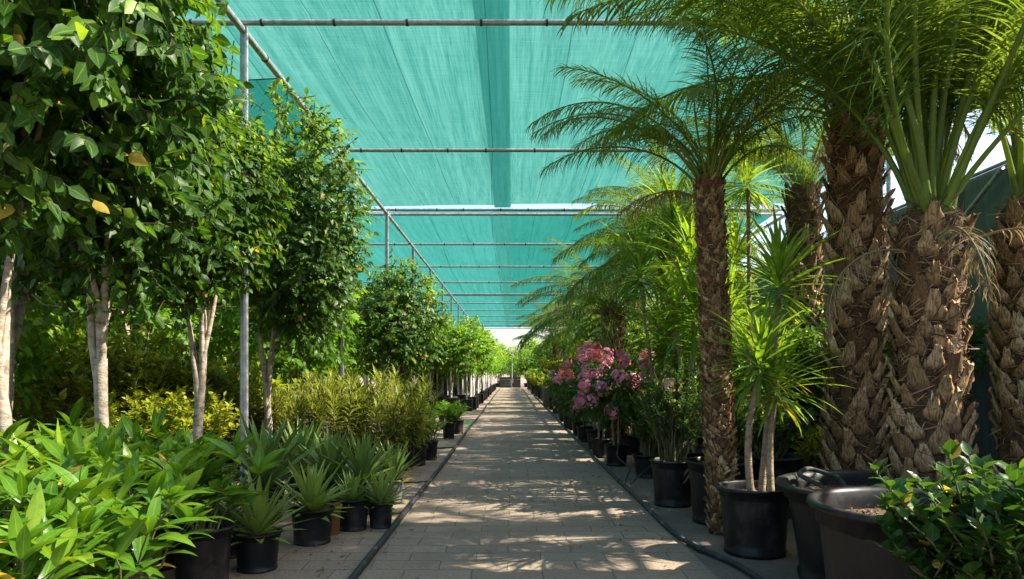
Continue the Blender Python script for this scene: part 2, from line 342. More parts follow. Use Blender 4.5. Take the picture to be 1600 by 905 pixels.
# ---- ficus-like trees
def lumps(rg, n=9):
    c = nrm(rg.normal(size=(n, 3))); a = rg.uniform(-.28, .3, n)
    return lambda d: 1 + (a * np.exp(-(1 - d @ c.T) * 5)).sum(1)
def crown(seed, rad, c, ntwig, leaf, mats, per=9, tlen=(.22, .42), droop=.9, prof=ovate, wr=.56, suntint=.5, shell=.38, hollow=0.2, bend=.35, ns=5):
    rg = np.random.default_rng(seed); mb = MB(); rad = np.array(rad); lp = lumps(rg)
    d = nrm(rg.normal(size=(ntwig, 3))); rr = rg.uniform(hollow, 1, ntwig) ** shell * lp(d)
    tip = np.array(c) + d * rad * rr[:, None]
    out = nrm(d * [1, 1, .55] + rg.normal(size=(ntwig, 3)) * .45 + [0, 0, .1]); tl = rg.uniform(*tlen, ntwig)
    Ps, Ds, Us, Ls, Ts = [], [], [], [], []
    ct = rg.normal(size=ntwig) * .1
    for i in range(ntwig):
        p0 = tip[i] - out[i] * tl[i] * .7; pts = []
        t = np.linspace(0, 1, 5); pts = p0 + out[i] * tl[i] * t[:, None] + np.array([0, 0, -.28 * droop * tl[i]]) * (t ** 2)[:, None]
        tube(mb, pts[[0, 2, 4]], [.006, .004, .002], 4, False, .5, 1)
        k = per; tt = np.linspace(.12, 1, k); pp = p0 + out[i] * tl[i] * tt[:, None] + np.array([0, 0, -.28 * droop * tl[i]]) * (tt ** 2)[:, None]
        side = np.cross(out[i], [0, 0, 1.]); side /= np.linalg.norm(side) + 1e-6
        sg = np.where(np.arange(k) % 2 == 0, 1, -1)[:, None] * side
        D = out[i] * .5 + sg * .65 + np.array([0, 0, -.8 * droop]) + rg.normal(size=(k, 3)) * .3
        D[-1] = out[i] + [0, 0, -.5 * droop]
        Ps.append(pp); Ds.append(D); Us.append(np.array([0, 0, .55]) + d[i] * .9 + rg.normal(size=(k, 3)) * .35)
        Ls.append(leaf * rg.uniform(.65, 1.15, k))
        up = (tip[i][2] - c[2]) / rad[2] + .4 * (np.linalg.norm(d[i] * rr[i]) - .7)  # leaves painted lighter at crown top and outside, darker inside, as sunlight would
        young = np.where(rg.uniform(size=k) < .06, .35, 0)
        Ts.append(np.where(rg.uniform(size=k) < .008, 1.15, np.clip(.4 + suntint * .4 * up + ct[i] + rg.normal(size=k) * .09 + young, 0, .86)))
    L = np.concatenate(Ls)
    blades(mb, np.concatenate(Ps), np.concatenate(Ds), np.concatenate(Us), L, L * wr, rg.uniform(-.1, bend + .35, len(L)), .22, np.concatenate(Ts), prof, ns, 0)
    return mb.mesh('crown', mats)
def trunk_mesh(seed, r, fork, c, rad, nl=6, lean=.06, spread=.75, straight=False):
    rg = np.random.default_rng(seed + 77); mb = MB()
    top = np.array([rg.normal() * lean, rg.normal() * lean, fork]); t = np.linspace(0, 1, 9)
    pts = top * t[:, None] + np.c_[np.sin(t * PI * 1.3) * lean * .5, np.sin(t * PI) * lean * .4, 0 * t]
    tube(mb, pts, r * (1.25 - .4 * np.minimum(1, t * 6) + .0 * t - .12 * t) * (1 + .04 * rg.normal(size=9)), 12, False, .5, 0)
    for i in range(nl):
        az = 2 * PI * i / nl + rg.normal() * .3; e = np.array(c) + np.array(rad) * spread * np.array([math.cos(az) * rg.uniform(.3, .95), math.sin(az) * rg.uniform(.3, .95), rg.uniform(-.2, .7)])
        s = pts[-1 - (i % 3)] ; q = np.linspace(0, 1, 8)[:, None]
        ctrl = s + np.array([math.cos(az) * .12, math.sin(az) * .12, (e[2] - s[2]) * .55])
        cv = (1 - q) ** 2 * s + 2 * q * (1 - q) * ctrl + q ** 2 * e + rg.normal(size=(8, 3)) * .012 * (q > 0)
        lr = r * .5 * (1 - .8 * q[:, 0]); tube(mb, cv[:4], lr[:4], 8, False, .5, 0); tube(mb, cv[3:], lr[3:], 8, False, .5, 1)
        for j in range(3):
            k = rg.integers(3, 7); e2 = cv[k] + (np.array(rad) * rg.uniform(.3, .55)) * nrm(rg.normal(size=3) + [math.cos(az), math.sin(az), .5])
            q3 = np.linspace(0, 1, 5)[:, None]; tube(mb, cv[k] * (1 - q3) + e2 * q3 + rg.normal(size=(5, 3)) * .015 * (q3 > 0), r * .2 * (1 - .7 * q3[:, 0]), 6, False, .5, 1)
    return mb.mesh('trunk', [M['ficusbark'], M['limb']])
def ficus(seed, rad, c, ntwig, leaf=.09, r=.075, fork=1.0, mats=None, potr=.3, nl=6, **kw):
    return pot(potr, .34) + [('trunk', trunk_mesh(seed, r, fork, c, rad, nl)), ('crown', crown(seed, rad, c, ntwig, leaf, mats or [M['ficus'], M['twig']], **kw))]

# ---- palms
def frond_mesh(seed, L=2.0, el=R(60), bend=1.3, nleaf=58, ll=.36, lw=.022, m='frond', pet=.22, vee=.3, droop=1.1, stalk=1.0):
    rg = np.random.default_rng(seed); mb = MB(); n = 22
    pts = arc((0, 0, 0), 0, el, L, bend, n); t = np.linspace(0, 1, n)
    pts[:, 1] += np.sin(t * PI) * rg.normal() * .08
    tube(mb, pts, .011 * L / 2 * stalk * (1 - .85 * t) + .012 * stalk * np.exp(-t * 14) + .002, 6, True, .75)
    T = nrm(np.gradient(pts, axis=0)); B = np.array([0, 1., 0]); Nn = np.cross(T, B)
    tt = np.linspace(pet, .995, nleaf); idx = tt * (n - 1); i0 = np.minimum(idx.astype(int), n - 2); f = (idx - i0)[:, None]
    P = pts[i0] * (1 - f) + pts[i0 + 1] * f; TT = nrm(T[i0] * (1 - f) + T[i0 + 1] * f); NN = nrm(np.cross(TT, B)); NN = np.where(NN[:, 2:3] < -.2, NN, NN)
    k = (tt - pet) / (1 - pet); ln = ll * np.clip(.45 + 2.2 * k, 0, 1) * (1 - .62 * k ** 2.2)
    for s in (-1, 1):
        D = TT * (.5 + .55 * k[:, None]) + s * B * (1.0 - .25 * k[:, None]) + NN * vee * rg.uniform(-1.1, .7, nleaf)[:, None] + rg.normal(size=(nleaf, 3)) * .1
        U = np.tile([0, 0, 1.], (nleaf, 1)) + rg.normal(size=(nleaf, 3)) * .25
        blades(mb, P, D, U, ln * rg.uniform(.85, 1.1, nleaf), lw, droop * rg.uniform(.5, 1.5, nleaf), .35, np.clip(.45 + rg.normal(size=nleaf) * .13, 0, 1), leafl, 5)
    return mb.mesh('frond', M[m])
FR = {'up': [frond_mesh(1, 1.9, R(82), .6, 84, .45, .014, droop=0.81), frond_mesh(2, 1.9, R(79), .85, 84, .45, .014, droop=0.81)], 'mid': [frond_mesh(3, 2.1, R(66), 1.05, 90, .48, .014, droop=0.87), frond_mesh(4, 2.1, R(68), 1.4, 90, .48, .014, droop=0.87), frond_mesh(5, 2.0, R(60), 1.2, 86, .46, .014, droop=0.87)],
      'low': [frond_mesh(6, 1.9, R(45), 1.3, 84, .38, .015), frond_mesh(7, 1.8, R(38), 1.3, 84, .38, .015)],
      'dry': [frond_mesh(8, 1.3, R(76), .4, 46, .3, .01, 'dryfrond'), frond_mesh(9, 1.1, R(50), 1.5, 40, .25, .01, 'dryfrond')]}
FT = {'up': [frond_mesh(11, 1.5, R(80), .9, 80, .32, .01, droop=0.93), frond_mesh(12, 1.5, R(74), 1.3, 80, .32, .01, droop=0.93)], 'mid': [frond_mesh(13, 1.65, R(58), 1.5, 84, .3, .01, droop=0.93), frond_mesh(14, 1.65, R(48), 1.5, 84, .3, .01, droop=0.93)],
      'low': [frond_mesh(15, 1.5, R(22), 1.4, 76, .28, .01, droop=0.93), frond_mesh(16, 1.4, R(8), 1.2, 70, .28, .01, droop=0.93)], 'dry': [FR['dry'][1]]}

FU = {'up': [frond_mesh(51, 1.5, R(84), 1.1, 74, .3, .009, droop=0.93), frond_mesh(52, 1.55, R(81), 1.5, 74, .3, .009, droop=0.93)], 'mid': [frond_mesh(53, 1.65, R(76), 1.75, 78, .32, .009, droop=0.93), frond_mesh(54, 1.65, R(70), 1.9, 78, .32, .009, droop=0.93)],
      'low': [frond_mesh(55, 1.2, R(48), 1.6, 70, .28, .009, droop=0.93)], 'dry': [FR['dry'][1]]}
DH = [frond_mesh(61, 1.5, R(35), 2.1, 44, .34, .009, 'dryfrond', droop=1.6), frond_mesh(62, 1.3, R(20), 2.0, 40, .32, .009, 'dryfrond', droop=1.6), frond_mesh(63, 1.4, R(60), 2.3, 44, .34, .009, 'dryfrond', droop=1.6)]
FV = {'up': [frond_mesh(71, 2.4, R(89), .3, 84, .5, .015, pet=.34, droop=0.81, stalk=1.6), frond_mesh(72, 2.4, R(88), .5, 84, .5, .015, pet=.34, droop=0.87, stalk=1.6)], 'mid': [frond_mesh(73, 2.4, R(87), .75, 88, .52, .015, pet=.32, droop=0.87, stalk=1.5), frond_mesh(74, 2.4, R(84), 1.1, 88, .52, .015, pet=.3, droop=0.93, stalk=1.5)], 'low': [], 'dry': DH}
FS = {'up': [frond_mesh(41, 2.3, R(86), .5, 80, .5, .014, droop=0.87, pet=.42), frond_mesh(42, 2.3, R(83), .75, 80, .5, .014, droop=0.87, pet=.4)], 'mid': [frond_mesh(43, 2.3, R(80), 1.0, 84, .52, .014, droop=0.93, pet=.4), frond_mesh(44, 2.2, R(76), 1.3, 84, .52, .014, droop=0.93, pet=.36)],
      'low': [frond_mesh(45, 2.1, R(68), 1.5, 84, .5, .014, droop=0.93, pet=.3)], 'dry': DH}
for k_ in ('up', 'mid', 'low'):
    for me_ in FS[k_]: me_.name = 'frond'
def palm_trunk(seed, h, r, bw=.21, bh=.26, out=.075, dens=1.0, flare=.0, fib=520, shag=.6, t0=.5):
    rg = np.random.default_rng(seed); mb = MB(); nz = 26; k = 20; z = np.linspace(0, h, nz)
    rz = r * .84 * (1 + .05 * np.sin(z * 3.1 + seed)) * (1 + flare * np.exp(-z * 5)); rz[-1] *= .55
    th = np.arange(k) * 2 * PI / k
    V = np.stack([rz[:, None] * np.cos(th) * (1 + rg.normal(size=(nz, k)) * .03), rz[:, None] * np.sin(th) * (1 + rg.normal(size=(nz, k)) * .03), z[:, None] + 0 * th], -1).reshape(-1, 3)
    i = np.arange(nz - 1)[:, None] * k; j = np.arange(k)[None]; j2 = (j + 1) % k
    mb.add(V, np.stack([i + j, i + j2, i + k + j2, i + k + j], -1).reshape(-1, 4), None, 0)
    n = int(dens * 1.3 * h * 2 * PI * r / (bw * bh * .72))
    rows, ring = 5, 10; t = np.linspace(0, 1, rows); ca = np.arange(ring) * 2 * PI / ring
    for q in range(n):
        zz = (q + rg.uniform(-.3, .3)) / n * (h - bh * .6) - .02; az = q * 2.39996 + rg.normal() * .09
        s = rg.uniform(.72, 1.12); up = zz / h
        if rg.uniform() < .1: continue
        if up > 1 - shag * .4 and rg.uniform() < .3: continue
        rad_ = np.array([math.cos(az), math.sin(az), 0]); tan = np.array([-math.sin(az), math.cos(az), 0]); V = []
        skew = rg.normal() * .025; o_ = out * rg.uniform(.7, 1.3); wid = bw * s * (1 - .7 * t ** .75) / 2 * (1.0 + .05 * rg.normal(size=rows)); thk = np.array([.012, .02, .022, .02, .016]) * bw / .2
        r0 = np.interp(zz, z, rz)
        for a in range(rows):
            cc = rad_ * (r0 + o_ * (.12 + t[a] ** 1.3)) + tan * (skew * t[a]) + np.array([0, 0, zz + bh * s * t[a] * (.95 - .1 * t[a])])
            for g in range(ring):
                x, y = math.cos(ca[g]), math.sin(ca[g]); wv = 1 - .35 * abs(x) ** 2
                V.append(cc + tan * wid[a] * x + rad_ * (thk[a] * y * wv - abs(x) ** 2 * wid[a] ** 2 / (2 * r)) + np.array([0, 0, -.35 * wid[a] * (1 - x * x) * (a == 0)]) + rg.normal(size=3) * .003 + np.array([0, 0, rg.normal() * .022 * bh / .25 * (a == rows - 1)]))
        F = [[a * ring + g, a * ring + (g + 1) % ring, (a + 1) * ring + (g + 1) % ring, (a + 1) * ring + g] for a in range(rows - 1) for g in range(ring)]
        ti = np.clip(t0 + rg.normal() * .26 - .12 * (up > .7), 0, 1); lf = np.full((len(V), 3), ti); lf[:ring, 0] *= .2; lf[:, 2] = .3
        mb.add(V, F, lf, 1); c2 = np.mean(V[-ring:], 0)
        mb.add(np.concatenate([np.array(V[-ring:]), c2[None]]), [[g, (g + 1) % ring, ring] for g in range(ring)], np.full((ring + 1, 3), [min(1, ti + .25), .5, .3]), 1)
    n = int(fib * h / 2); az = rg.uniform(0, 2 * PI, n); zz = h * rg.uniform(0, 1, n) ** (1 - .45 * shag); r0 = np.interp(zz, z, rz) + rg.uniform(0, out * .55, n)
    P = np.c_[r0 * np.cos(az), r0 * np.sin(az), zz]; tan = np.c_[-np.sin(az), np.cos(az), 0 * az]; ro = np.c_[np.cos(az), np.sin(az), 0 * az]
    D = tan * rg.choice([-1, 1], n)[:, None] * rg.uniform(.2, 1, n)[:, None] + ro * rg.uniform(-.05, .45, n)[:, None] + np.c_[0 * az, 0 * az, rg.normal(size=n) * .7]
    blades(mb, P, D, ro, rg.uniform(.06, .19, n) * min(1, bw / .2 + .2), rg.uniform(.003, .009, n), rg.uniform(.3, 2.4, n), .3, rg.uniform(0, 1, n), strap, 5, 2)
    return mb.mesh('trunk', [M['palmcore'], M['boot'], M['fibre']])
def palm(seed, h, tm, fset, n=24, tr=.1, s=1.0, dry=3, lean=(0, 0), low=True, skip=None, extra=(), z0=0, off=(0, 0)):
    rg = np.random.default_rng(seed); parts = [('trunk', tm, Matrix.Translation((off[0], off[1], z0)))]
    top = Vector((off[0], off[1], z0 + h - .06))
    for me, az, sc__, roll in extra:
        parts.append(('frond', me, Matrix.Translation(top + Vector((math.cos(az) * tr, math.sin(az) * tr, -.05))) @ Matrix.Rotation(az, 4, 'Z') @ Matrix.Rotation(roll, 4, 'X') @ Matrix.Scale(sc__, 4)))
    for i in range(n):
        u = (i + .5) / n; kind = 'up' if u < .3 else ('mid' if u < .72 or not low else 'low')
        me = fset[kind][int(rg.integers(len(fset[kind])))]; az = i * 2.39996 + rg.normal() * .12
        if skip and skip(az % (2 * PI), kind): continue
        mx = Matrix.Translation(top + Vector((math.cos(az) * tr * u, math.sin(az) * tr * u, -.12 * u))) @ Matrix.Rotation(az, 4, 'Z') @ Matrix.Rotation(rg.normal() * .06, 4, 'Y') @ Matrix.Rotation(rg.normal() * .25, 4, 'X') @ Matrix.Scale(s * rg.uniform(.85, 1.08), 4)
        parts.append(('frond', me, mx))
    for i in range(dry):
        az = rg.uniform(0, 2 * PI); parts.append(('frond', fset['dry'][i % len(fset['dry'])], Matrix.Translation(top + Vector((math.cos(az) * tr, math.sin(az) * tr, -.2))) @ Matrix.Rotation(az, 4, 'Z') @ Matrix.Scale(s * rg.uniform(.6, .95), 4), [], 'dry brown palm frond'))
    return parts

# ---- rosettes
def rosette(seed, n, L, W, el0=R(86), el1=R(-15), bend=(.3, .9), fold=.3, axis=.1, prof=strap, m='yucca', ns=7, tint=.45, rad=.012, name='leaf_rosette', power=1.0):
    rg = np.random.default_rng(seed); mb = MB(); u = (np.arange(n) + .5) / n; az = np.arange(n) * 2.39996 + rg.normal(size=n) * .15
    el = el0 + (el1 - el0) * u ** power + rg.normal(size=n) * .09
    D = np.c_[np.cos(az) * np.cos(el), np.sin(az) * np.cos(el), np.sin(el)]; U = np.c_[-np.cos(az) * np.sin(el), -np.sin(az) * np.sin(el), np.cos(el)]
    P = np.c_[rad * np.cos(az), rad * np.sin(az), axis * (1 - u)]
    l = L * rg.uniform(.8, 1.1, n) * (.62 + .38 * np.sin(PI * np.clip(u + .12, 0, 1)))
    blades(mb, P, D, U + rg.normal(size=(n, 3)) * .12, l, W * rg.uniform(.85, 1.15, n), rg.uniform(*bend, n), fold, np.where((rg.uniform(size=n) < .1) & (u > .8), 1.15, np.clip(tint + rg.normal(size=n) * .14 + .2 * (u < .3), 0, .86)), prof, ns)
    return mb.mesh(name, M[m])
YR = [rosette(s, 74, .6, .031, axis=.2, el1=R(-30)) for s in (21, 22, 23)]
YL = [rosette(s, 84, .85, .036, bend=(.3, 1.1), axis=.26, el1=R(-30)) for s in (24, 25)]
AG = [rosette(s, 44, .34, .044, R(84), R(-4), (-.05, .35), .42, .05, agavep, 'agave', 7, .68, .02) for s in (31, 32, 33)]
AG2 = [rosette(s, 50, .42, .044, R(86), R(10), (-.05, .45), .42, .07, agavep, 'agave', 7, .25, .02) for s in (34, 35)]
def cane_mesh(pts, r):
    mb = MB(); tube(mb, pts, r, 10); return mb.mesh('stem', M['cane'])
def yucca(seed, stems, pr, ph, ros, m='pot', sc_=1.0):
    """stems: (base dx, base dy, tip dx, tip dy, tip z, rosette scale)"""
    rg = np.random.default_rng(seed); parts = pot(pr, ph, m) if pr else []
    for i, (a, b_, c, d, z, s) in enumerate(stems):
        t = np.linspace(0, 1, 8)[:, None]; z0 = ph * .8 if pr else 0
        p = np.array([a, b_, z0]) * (1 - t) + np.array([c, d, z]) * t + np.c_[np.sin(t[:, 0] * PI) * rg.normal() * .03, np.sin(t[:, 0] * PI) * rg.normal() * .03, 0 * t[:, 0]]
        parts.append(('stem', cane_mesh(p, .022 * (1.15 - .3 * t[:, 0]))))
        parts.append(('leaf_rosette', ros[i % len(ros)], Matrix.Translation((c, d, z - .04)) @ Matrix.Rotation(rg.uniform(0, 6), 4, 'Z') @ Matrix.Scale(s, 4)))
    return parts

# ---- shrubs: stems rising from the pot, leaves along and at their tips
def bush(seed, h, rx, nst, leaf, wr, m, z0=.2, per=16, prof=lanceo, el=(R(55), R(88)), up=.35, bend=(.2, .9), tint=.45, whorl=0, start=.3, fold=.25, ns=5, sub=0, sm='stem', name='foliage'):
    rg = np.random.default_rng(seed); mb = MB(); sb = MB(); Ps, Ds, Us, Ls, Ts = [], [], [], [], []
    for i in range(nst):
        az = rg.uniform(0, 2 * PI); q = math.sqrt(rg.uniform(0, 1)); b0 = np.array([math.cos(az) * rx * .22 * q, math.sin(az) * rx * .22 * q, z0])
        hh = (h - z0) * rg.uniform(.72, 1.02) * (1 - .25 * q * q); e = np.array([math.cos(az) * rx * q, math.sin(az) * rx * q, z0 + hh])
        t = np.linspace(0, 1, 7)[:, None]; cv = b0 * (1 - t) + e * t; cv[:, :2] += (np.sin(t * PI) * -.12 * rx) * np.array([math.cos(az), math.sin(az)]) * q
        cv += rg.normal(size=(7, 3)) * .01 * (t > 0)
        tube(sb, cv, .0085 * (1 - .65 * t[:, 0]) * (h / .8) ** .5, 5, False)
        curves = [(cv, start, 1.0)]
        for j in range(sub):
            k = int(rg.integers(2, 6)); a2 = rg.uniform(0, 2 * PI); c2 = arc(cv[k], a2, R(rg.uniform(20, 65)), rg.uniform(.25, .5) * rx + .08, -.3, 7); tube(sb, c2, .004, 4, False); curves.append((c2, .2, .7))
        ct = rg.normal() * .1
        for cc, st, f in curves:
            k = max(4, int(per * f)); tt = np.sort(st + (1 - st) * rg.uniform(0, 1, k) ** .75); tt[-max(1, whorl):] = rg.uniform(.95, 1, max(1, whorl))
            ix = tt * 6; i0 = np.minimum(ix.astype(int), 5); fr = (ix - i0)[:, None]; P = cc[i0] * (1 - fr) + cc[i0 + 1] * fr; tg = nrm(cc[i0 + 1] - cc[i0])
            a = np.arange(k) * 2.39996 + rg.uniform(0, 6); el_ = rg.uniform(-.15, .75, k) + up * tt
            D = np.c_[np.cos(a) * np.cos(el_), np.sin(a) * np.cos(el_), np.sin(el_)] + tg * .25
            Ps.append(P); Ds.append(D); Us.append(np.tile([0, 0, 1.], (k, 1)) + rg.normal(size=(k, 3)) * .25)
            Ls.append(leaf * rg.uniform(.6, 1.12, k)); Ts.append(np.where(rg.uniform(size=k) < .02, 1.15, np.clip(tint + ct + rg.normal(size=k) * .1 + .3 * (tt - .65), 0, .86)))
    L = np.concatenate(Ls); blades(mb, np.concatenate(Ps), np.concatenate(Ds), np.concatenate(Us), L, L * wr, rg.uniform(*bend, len(L)), fold, np.concatenate(Ts), prof, ns)
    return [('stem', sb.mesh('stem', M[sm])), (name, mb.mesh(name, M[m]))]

def flower_cluster(seed, m, r=.11, n=16, pl=.05):
    rg = np.random.default_rng(seed); mb = MB(); d = nrm(rg.normal(size=(n, 3)) + [0, 0, .5]); C = d * r * rg.uniform(.55, 1, n)[:, None]
    for i in range(n):
        u = d[i]; a = nrm(np.cross(u, [.3, .5, .8])[None])[0]; b_ = np.cross(u, a); k = 6; th = np.arange(k) * 2 * PI / k + rg.uniform(0, 1)
        D = np.cos(th)[:, None] * a + np.sin(th)[:, None] * b_ + u * rg.uniform(.25, .7)
        blades(mb, np.tile(C[i], (k, 1)), D, np.tile(u, (k, 1)), pl * rg.uniform(.75, 1.15), pl * .75, .5, .1, np.clip(rg.normal() * .22 + .5, 0, 1), petal, 4)
    return mb.mesh('flower_cluster', M[m])
FC = [flower_cluster(1, 'rose', .1, 38, .028), flower_cluster(2, 'rose', .12, 46, .026), flower_cluster(3, 'coral', .09, 32, .027), flower_cluster(4, 'rose', .1, 16, .05)]
FCD = flower_cluster(5, 'drypetal', .08, 16, .03)

# ================================================================== SETTING
def sheet(name, x0, x1, y0, y1, z, m, nx=1, ny=1, sag=None):
    mb = MB(); xs = np.linspace(x0, x1, nx + 1); ys = np.linspace(y0, y1, ny + 1); g = np.array([[x, y, z + (sag(x, y) if sag else 0)] for y in ys for x in xs])
    F = [[j * (nx + 1) + i, j * (nx + 1) + i + 1, (j + 1) * (nx + 1) + i + 1, (j + 1) * (nx + 1) + i] for j in range(ny) for i in range(nx)]
    mb.add(g, F); return obj(name, mb.mesh(name, m))
tag(sheet('ground', -400, 400, -60, 800, 0, M['dirt']), kind='structure')
tag(sheet('path', -2.15, 1.2, -3, 57, .004, M['paver']), kind='structure')

mb = MB(); rg = np.random.default_rng(6); nl = 520
lx = np.where(rg.uniform(size=nl) < .72, rg.choice([-1, 1], nl) * np.abs(rg.normal(size=nl)) * .3 + np.where(rg.uniform(size=nl) < .5, -1.05, 1.25), rg.uniform(-.9, 1.2, nl))
blades(mb, np.c_[lx, 3 + 20 * rg.uniform(0, 1, nl) ** 1.6, rg.uniform(.008, .02, nl)], rg.normal(size=(nl, 3)) * [1, 1, .12], np.array([0, 0, 1.]) + rg.normal(size=(nl, 3)) * .25, rg.uniform(.025, .075, nl), rg.uniform(.008, .028, nl), rg.uniform(-.6, .8, nl), .3, rg.uniform(0, 1, nl), lanceo, 4)
tag(obj('fallen_leaves', mb.mesh('fallen_leaves', M['dryfrond'])), 'scattered dry leaf litter along both edges of the path', 'leaf litter', kind='stuff')
D0, SP, ROOF = 6.97, 4.0, 4.67
XL, XR, XO = -2.67, 5.9, -13.0
fr = thing('shade_house_frame', 'galvanised pipe frame of posts, rails and cross beams carrying the shade nets', 'pipe frame', (0, 0, 0))
def pipe(name, a, b_, r, bands=0, parent=fr):
    mb = MB(); a = np.array(a, float); b_ = np.array(b_, float); t = np.linspace(0, 1, 3)[:, None]; tube(mb, a * (1 - t) + b_ * t, r, 14)
    o = obj(name, mb.mesh(name, M['steel']), parent)
    if bands:
        rg = random.Random(int(a[1] * 10)); d = (b_ - a) / np.linalg.norm(b_ - a); key = ('clip', r, abs(d[0]) > .5)
        if key not in _pots: mb = MB(); tube(mb, [-d * .012, d * .012], r + .006, 12); _pots[key] = mb.mesh('clip', M['band'])
        for i in range(bands): obj('clip', _pots[key], o, Matrix.Translation(a + (b_ - a) * (i + rg.uniform(.3, .7)) / bands))
    return o
ys = [D0 + SP * i for i in range(-2, 13)]
for i, y in enumerate(ys):
    pipe('beam', (XO, y, ROOF), (XR, y, ROOF), .029, 26 if y < 30 else 0)
    if i in (4, 8): pipe('beam', (XO, y + .42, ROOF), (XR, y + .42, ROOF), .034)
    for x in (XL, XR, -8.0): 
        if y > 0: pipe('post', (x, y + .045, 0), (x, y + .045, ROOF - .03), .04)
for x in (XL, XR, -8.0): pipe('rail', (x, ys[0], ROOF - .07), (x, ys[-1], ROOF - .07), .037, 30)
def sag(amp, ph):
    return lambda x, y: -amp * abs(math.sin((y - D0) / SP * PI)) ** 1.0 - .02 * math.sin(x * 1.7 + ph) * math.sin(y * .9 + ph)
yA, yB = ys[4] - .02, ys[4] + .42
tag(sheet('shade_net', XO, -.02, ys[0], yA, ROOF + .085, M['net'], 24, 90, sag(.06, 0)), 'pale turquoise shade net nearest the camera on the left of the dark overlap strip', 'shade net')
tag(sheet('shade_net', -.36, XR, ys[0], yA, ROOF + .125, M['net'], 14, 90, sag(.06, 2)), 'pale turquoise shade net nearest the camera on the right of the dark overlap strip', 'shade net')
tag(sheet('shade_net', XO, -.02, yB, ys[-1], ROOF + .085, M['netfar'], 24, 200, sag(.06, 1)), 'turquoise shade net over the far half of the path, its left sheet', 'shade net')
tag(sheet('shade_net', -.42, XR, yB, ys[-1], ROOF + .125, M['net2'], 14, 200, sag(.06, 3)), 'deeper green shade net over the far half of the path, its right sheet', 'shade net')
tag(sheet('shade_net', -.37, -.03, ys[0], yA, ROOF + .05, M['net3'], 2, 90, sag(.06, 2)), 'narrow dark green overlap strip running lengthwise just left of the middle of the near roof', 'shade net')
mb = MB()
nx = 24; xs = np.linspace(-9, XL - .05, nx); g = []
for dz in (0, .75): g += [[x, ys[2] + 1.2 + dz * 3.5, ROOF - .05 - dz * .1 - .1 * math.sin((x + 9) / 6.3 * PI)] for x in xs]
mb.add(g, [[i, i + 1, nx + i + 1, nx + i] for i in range(nx - 1)]); tag(obj('shade_net', mb.mesh('shade_net', M['net2'])), 'dark sagging strip of green net hung behind the tall pipe post', 'shade net')
for k, (y, x0, x1) in enumerate(((ys[2] + 1.2, -9, XL),)):
    mb = MB(); x = np.linspace(x0, x1, 16); tube(mb, np.c_[x, 0 * x + y, ROOF - .05 - .1 * np.sin((x - x0) / (x1 - x0) * PI)], .008, 5); tag(obj('cable', mb.mesh('cable', M['band'])), 'thin dark cable sagging behind the tall pipe post', 'cable')
mb = MB(); z = np.linspace(4.5, 2.6, 14); tube(mb, np.c_[XL - .09 - .05 * np.sin((4.5 - z) * 1.9), 0 * z + D0 + .02, z], .006, 5)
tag(obj('wire', mb.mesh('wire', M['band'])), 'loose black wire dangling beside the tallest pipe post', 'wire')

# side screen on the right
sw = thing('screen_wall', 'grey green net screen wall behind the thick palm trunks', 'screen wall', (5.12, 0, 0))
mb = MB(); box(mb, (0, 28, 1.68), (.03, 62, 3.36)); obj('panel', mb.mesh('panel', M['screen'], False), sw)
for y in np.arange(0, 57, 4.0): pipe('post', (-.07, y, 0), (-.07, y, 3.3), .03, 0, sw)
pipe('rail', (-.07, -2, 3.36), (-.07, 58, 3.36), .02, 0, sw)
for y in (7.2, 15.2): pipe('strut', (-.1, y, 3.3), (-.1, y + 1.7, 2.3), .025, 0, sw)
# end of the path
ew = thing('end_wall', 'low dark block wall closing the far end of the path', 'wall', (0, 57.5, 0))
for x0, x1 in ((-1.05, -.08), (.08, .7)):
    mb = MB(); 
    for i in range(4): box(mb, ((x0 + x1) / 2, 0, .11 + i * .22), (x1 - x0, .2, .212))
    obj('block_panel', mb.mesh('block_panel', M['block'], False), ew)
pipe('post', (0, 0, 0), (0, 0, 2.0), .06, 0, ew)

# irrigation hoses
def hose(name, pts, r, label, cat='hose', k=10, couplers=True):
    p = np.array(pts, float); t = np.linspace(0, len(p) - 1, len(p) * 8); ix = np.arange(len(p)); q = np.c_[[np.interp(t, ix, p[:, i]) for i in range(3)]].T
    for _ in range(6): q[1:-1] = (q[:-2] + 2 * q[1:-1] + q[2:]) / 4
    mb = MB(); tube(mb, q, r, k); o = tag(obj(name, mb.mesh(name, M['hose'])), label, cat)
    if couplers:
        for i in range(10, len(q) - 10, 22):
            d = nrm((q[i + 1] - q[i])[None])[0]; mb = MB(); tube(mb, [q[i] - d * .03, q[i] + d * .03], r + .006, 10); obj('coupler', mb.mesh('coupler', M['band']), o)
    return o
rg = np.random.default_rng(5)
hose('irrigation_hose', [(-.9 + rg.normal() * .012, y, .028) for y in np.arange(1, 56, 2.2)], .022, 'thick dark irrigation hose along the left edge of the path')
hose('irrigation_hose', [(1.3, 2.6, .024), (1.42, 3.4, .024), (1.42, 3.95, .024), (1.38, 4.35, .024), (1.24, 4.75, .024), (1.18, 5.2, .024)] + [(1.17 + rg.normal() * .012, y, .024) for y in np.arange(6.4, 56, 2.4)], .018, 'thin green black irrigation hose along the right edge of the path')
hose('feeder_hose', [(-.9, 5.95, .03), (-1.0, 5.9, .02), (-1.25, 5.95, .014), (-1.7, 6.0, .014)], .011, 'short feeder hose branching left between the small agave pots', couplers=False)
hose('feeder_hose', [(-.9, 7.6, .03), (-1.1, 7.62, .014), (-1.9, 7.6, .014)], .009, 'thin feeder hose crossing the pavers before the striped plants', couplers=False)
hose('feeder_hose', [(-.9, 11.1, .03), (-1.2, 11.1, .014), (-1.9, 11.2, .014)], .012, 'feeder hose crossing the pavers behind the cream leaved pot', couplers=False)
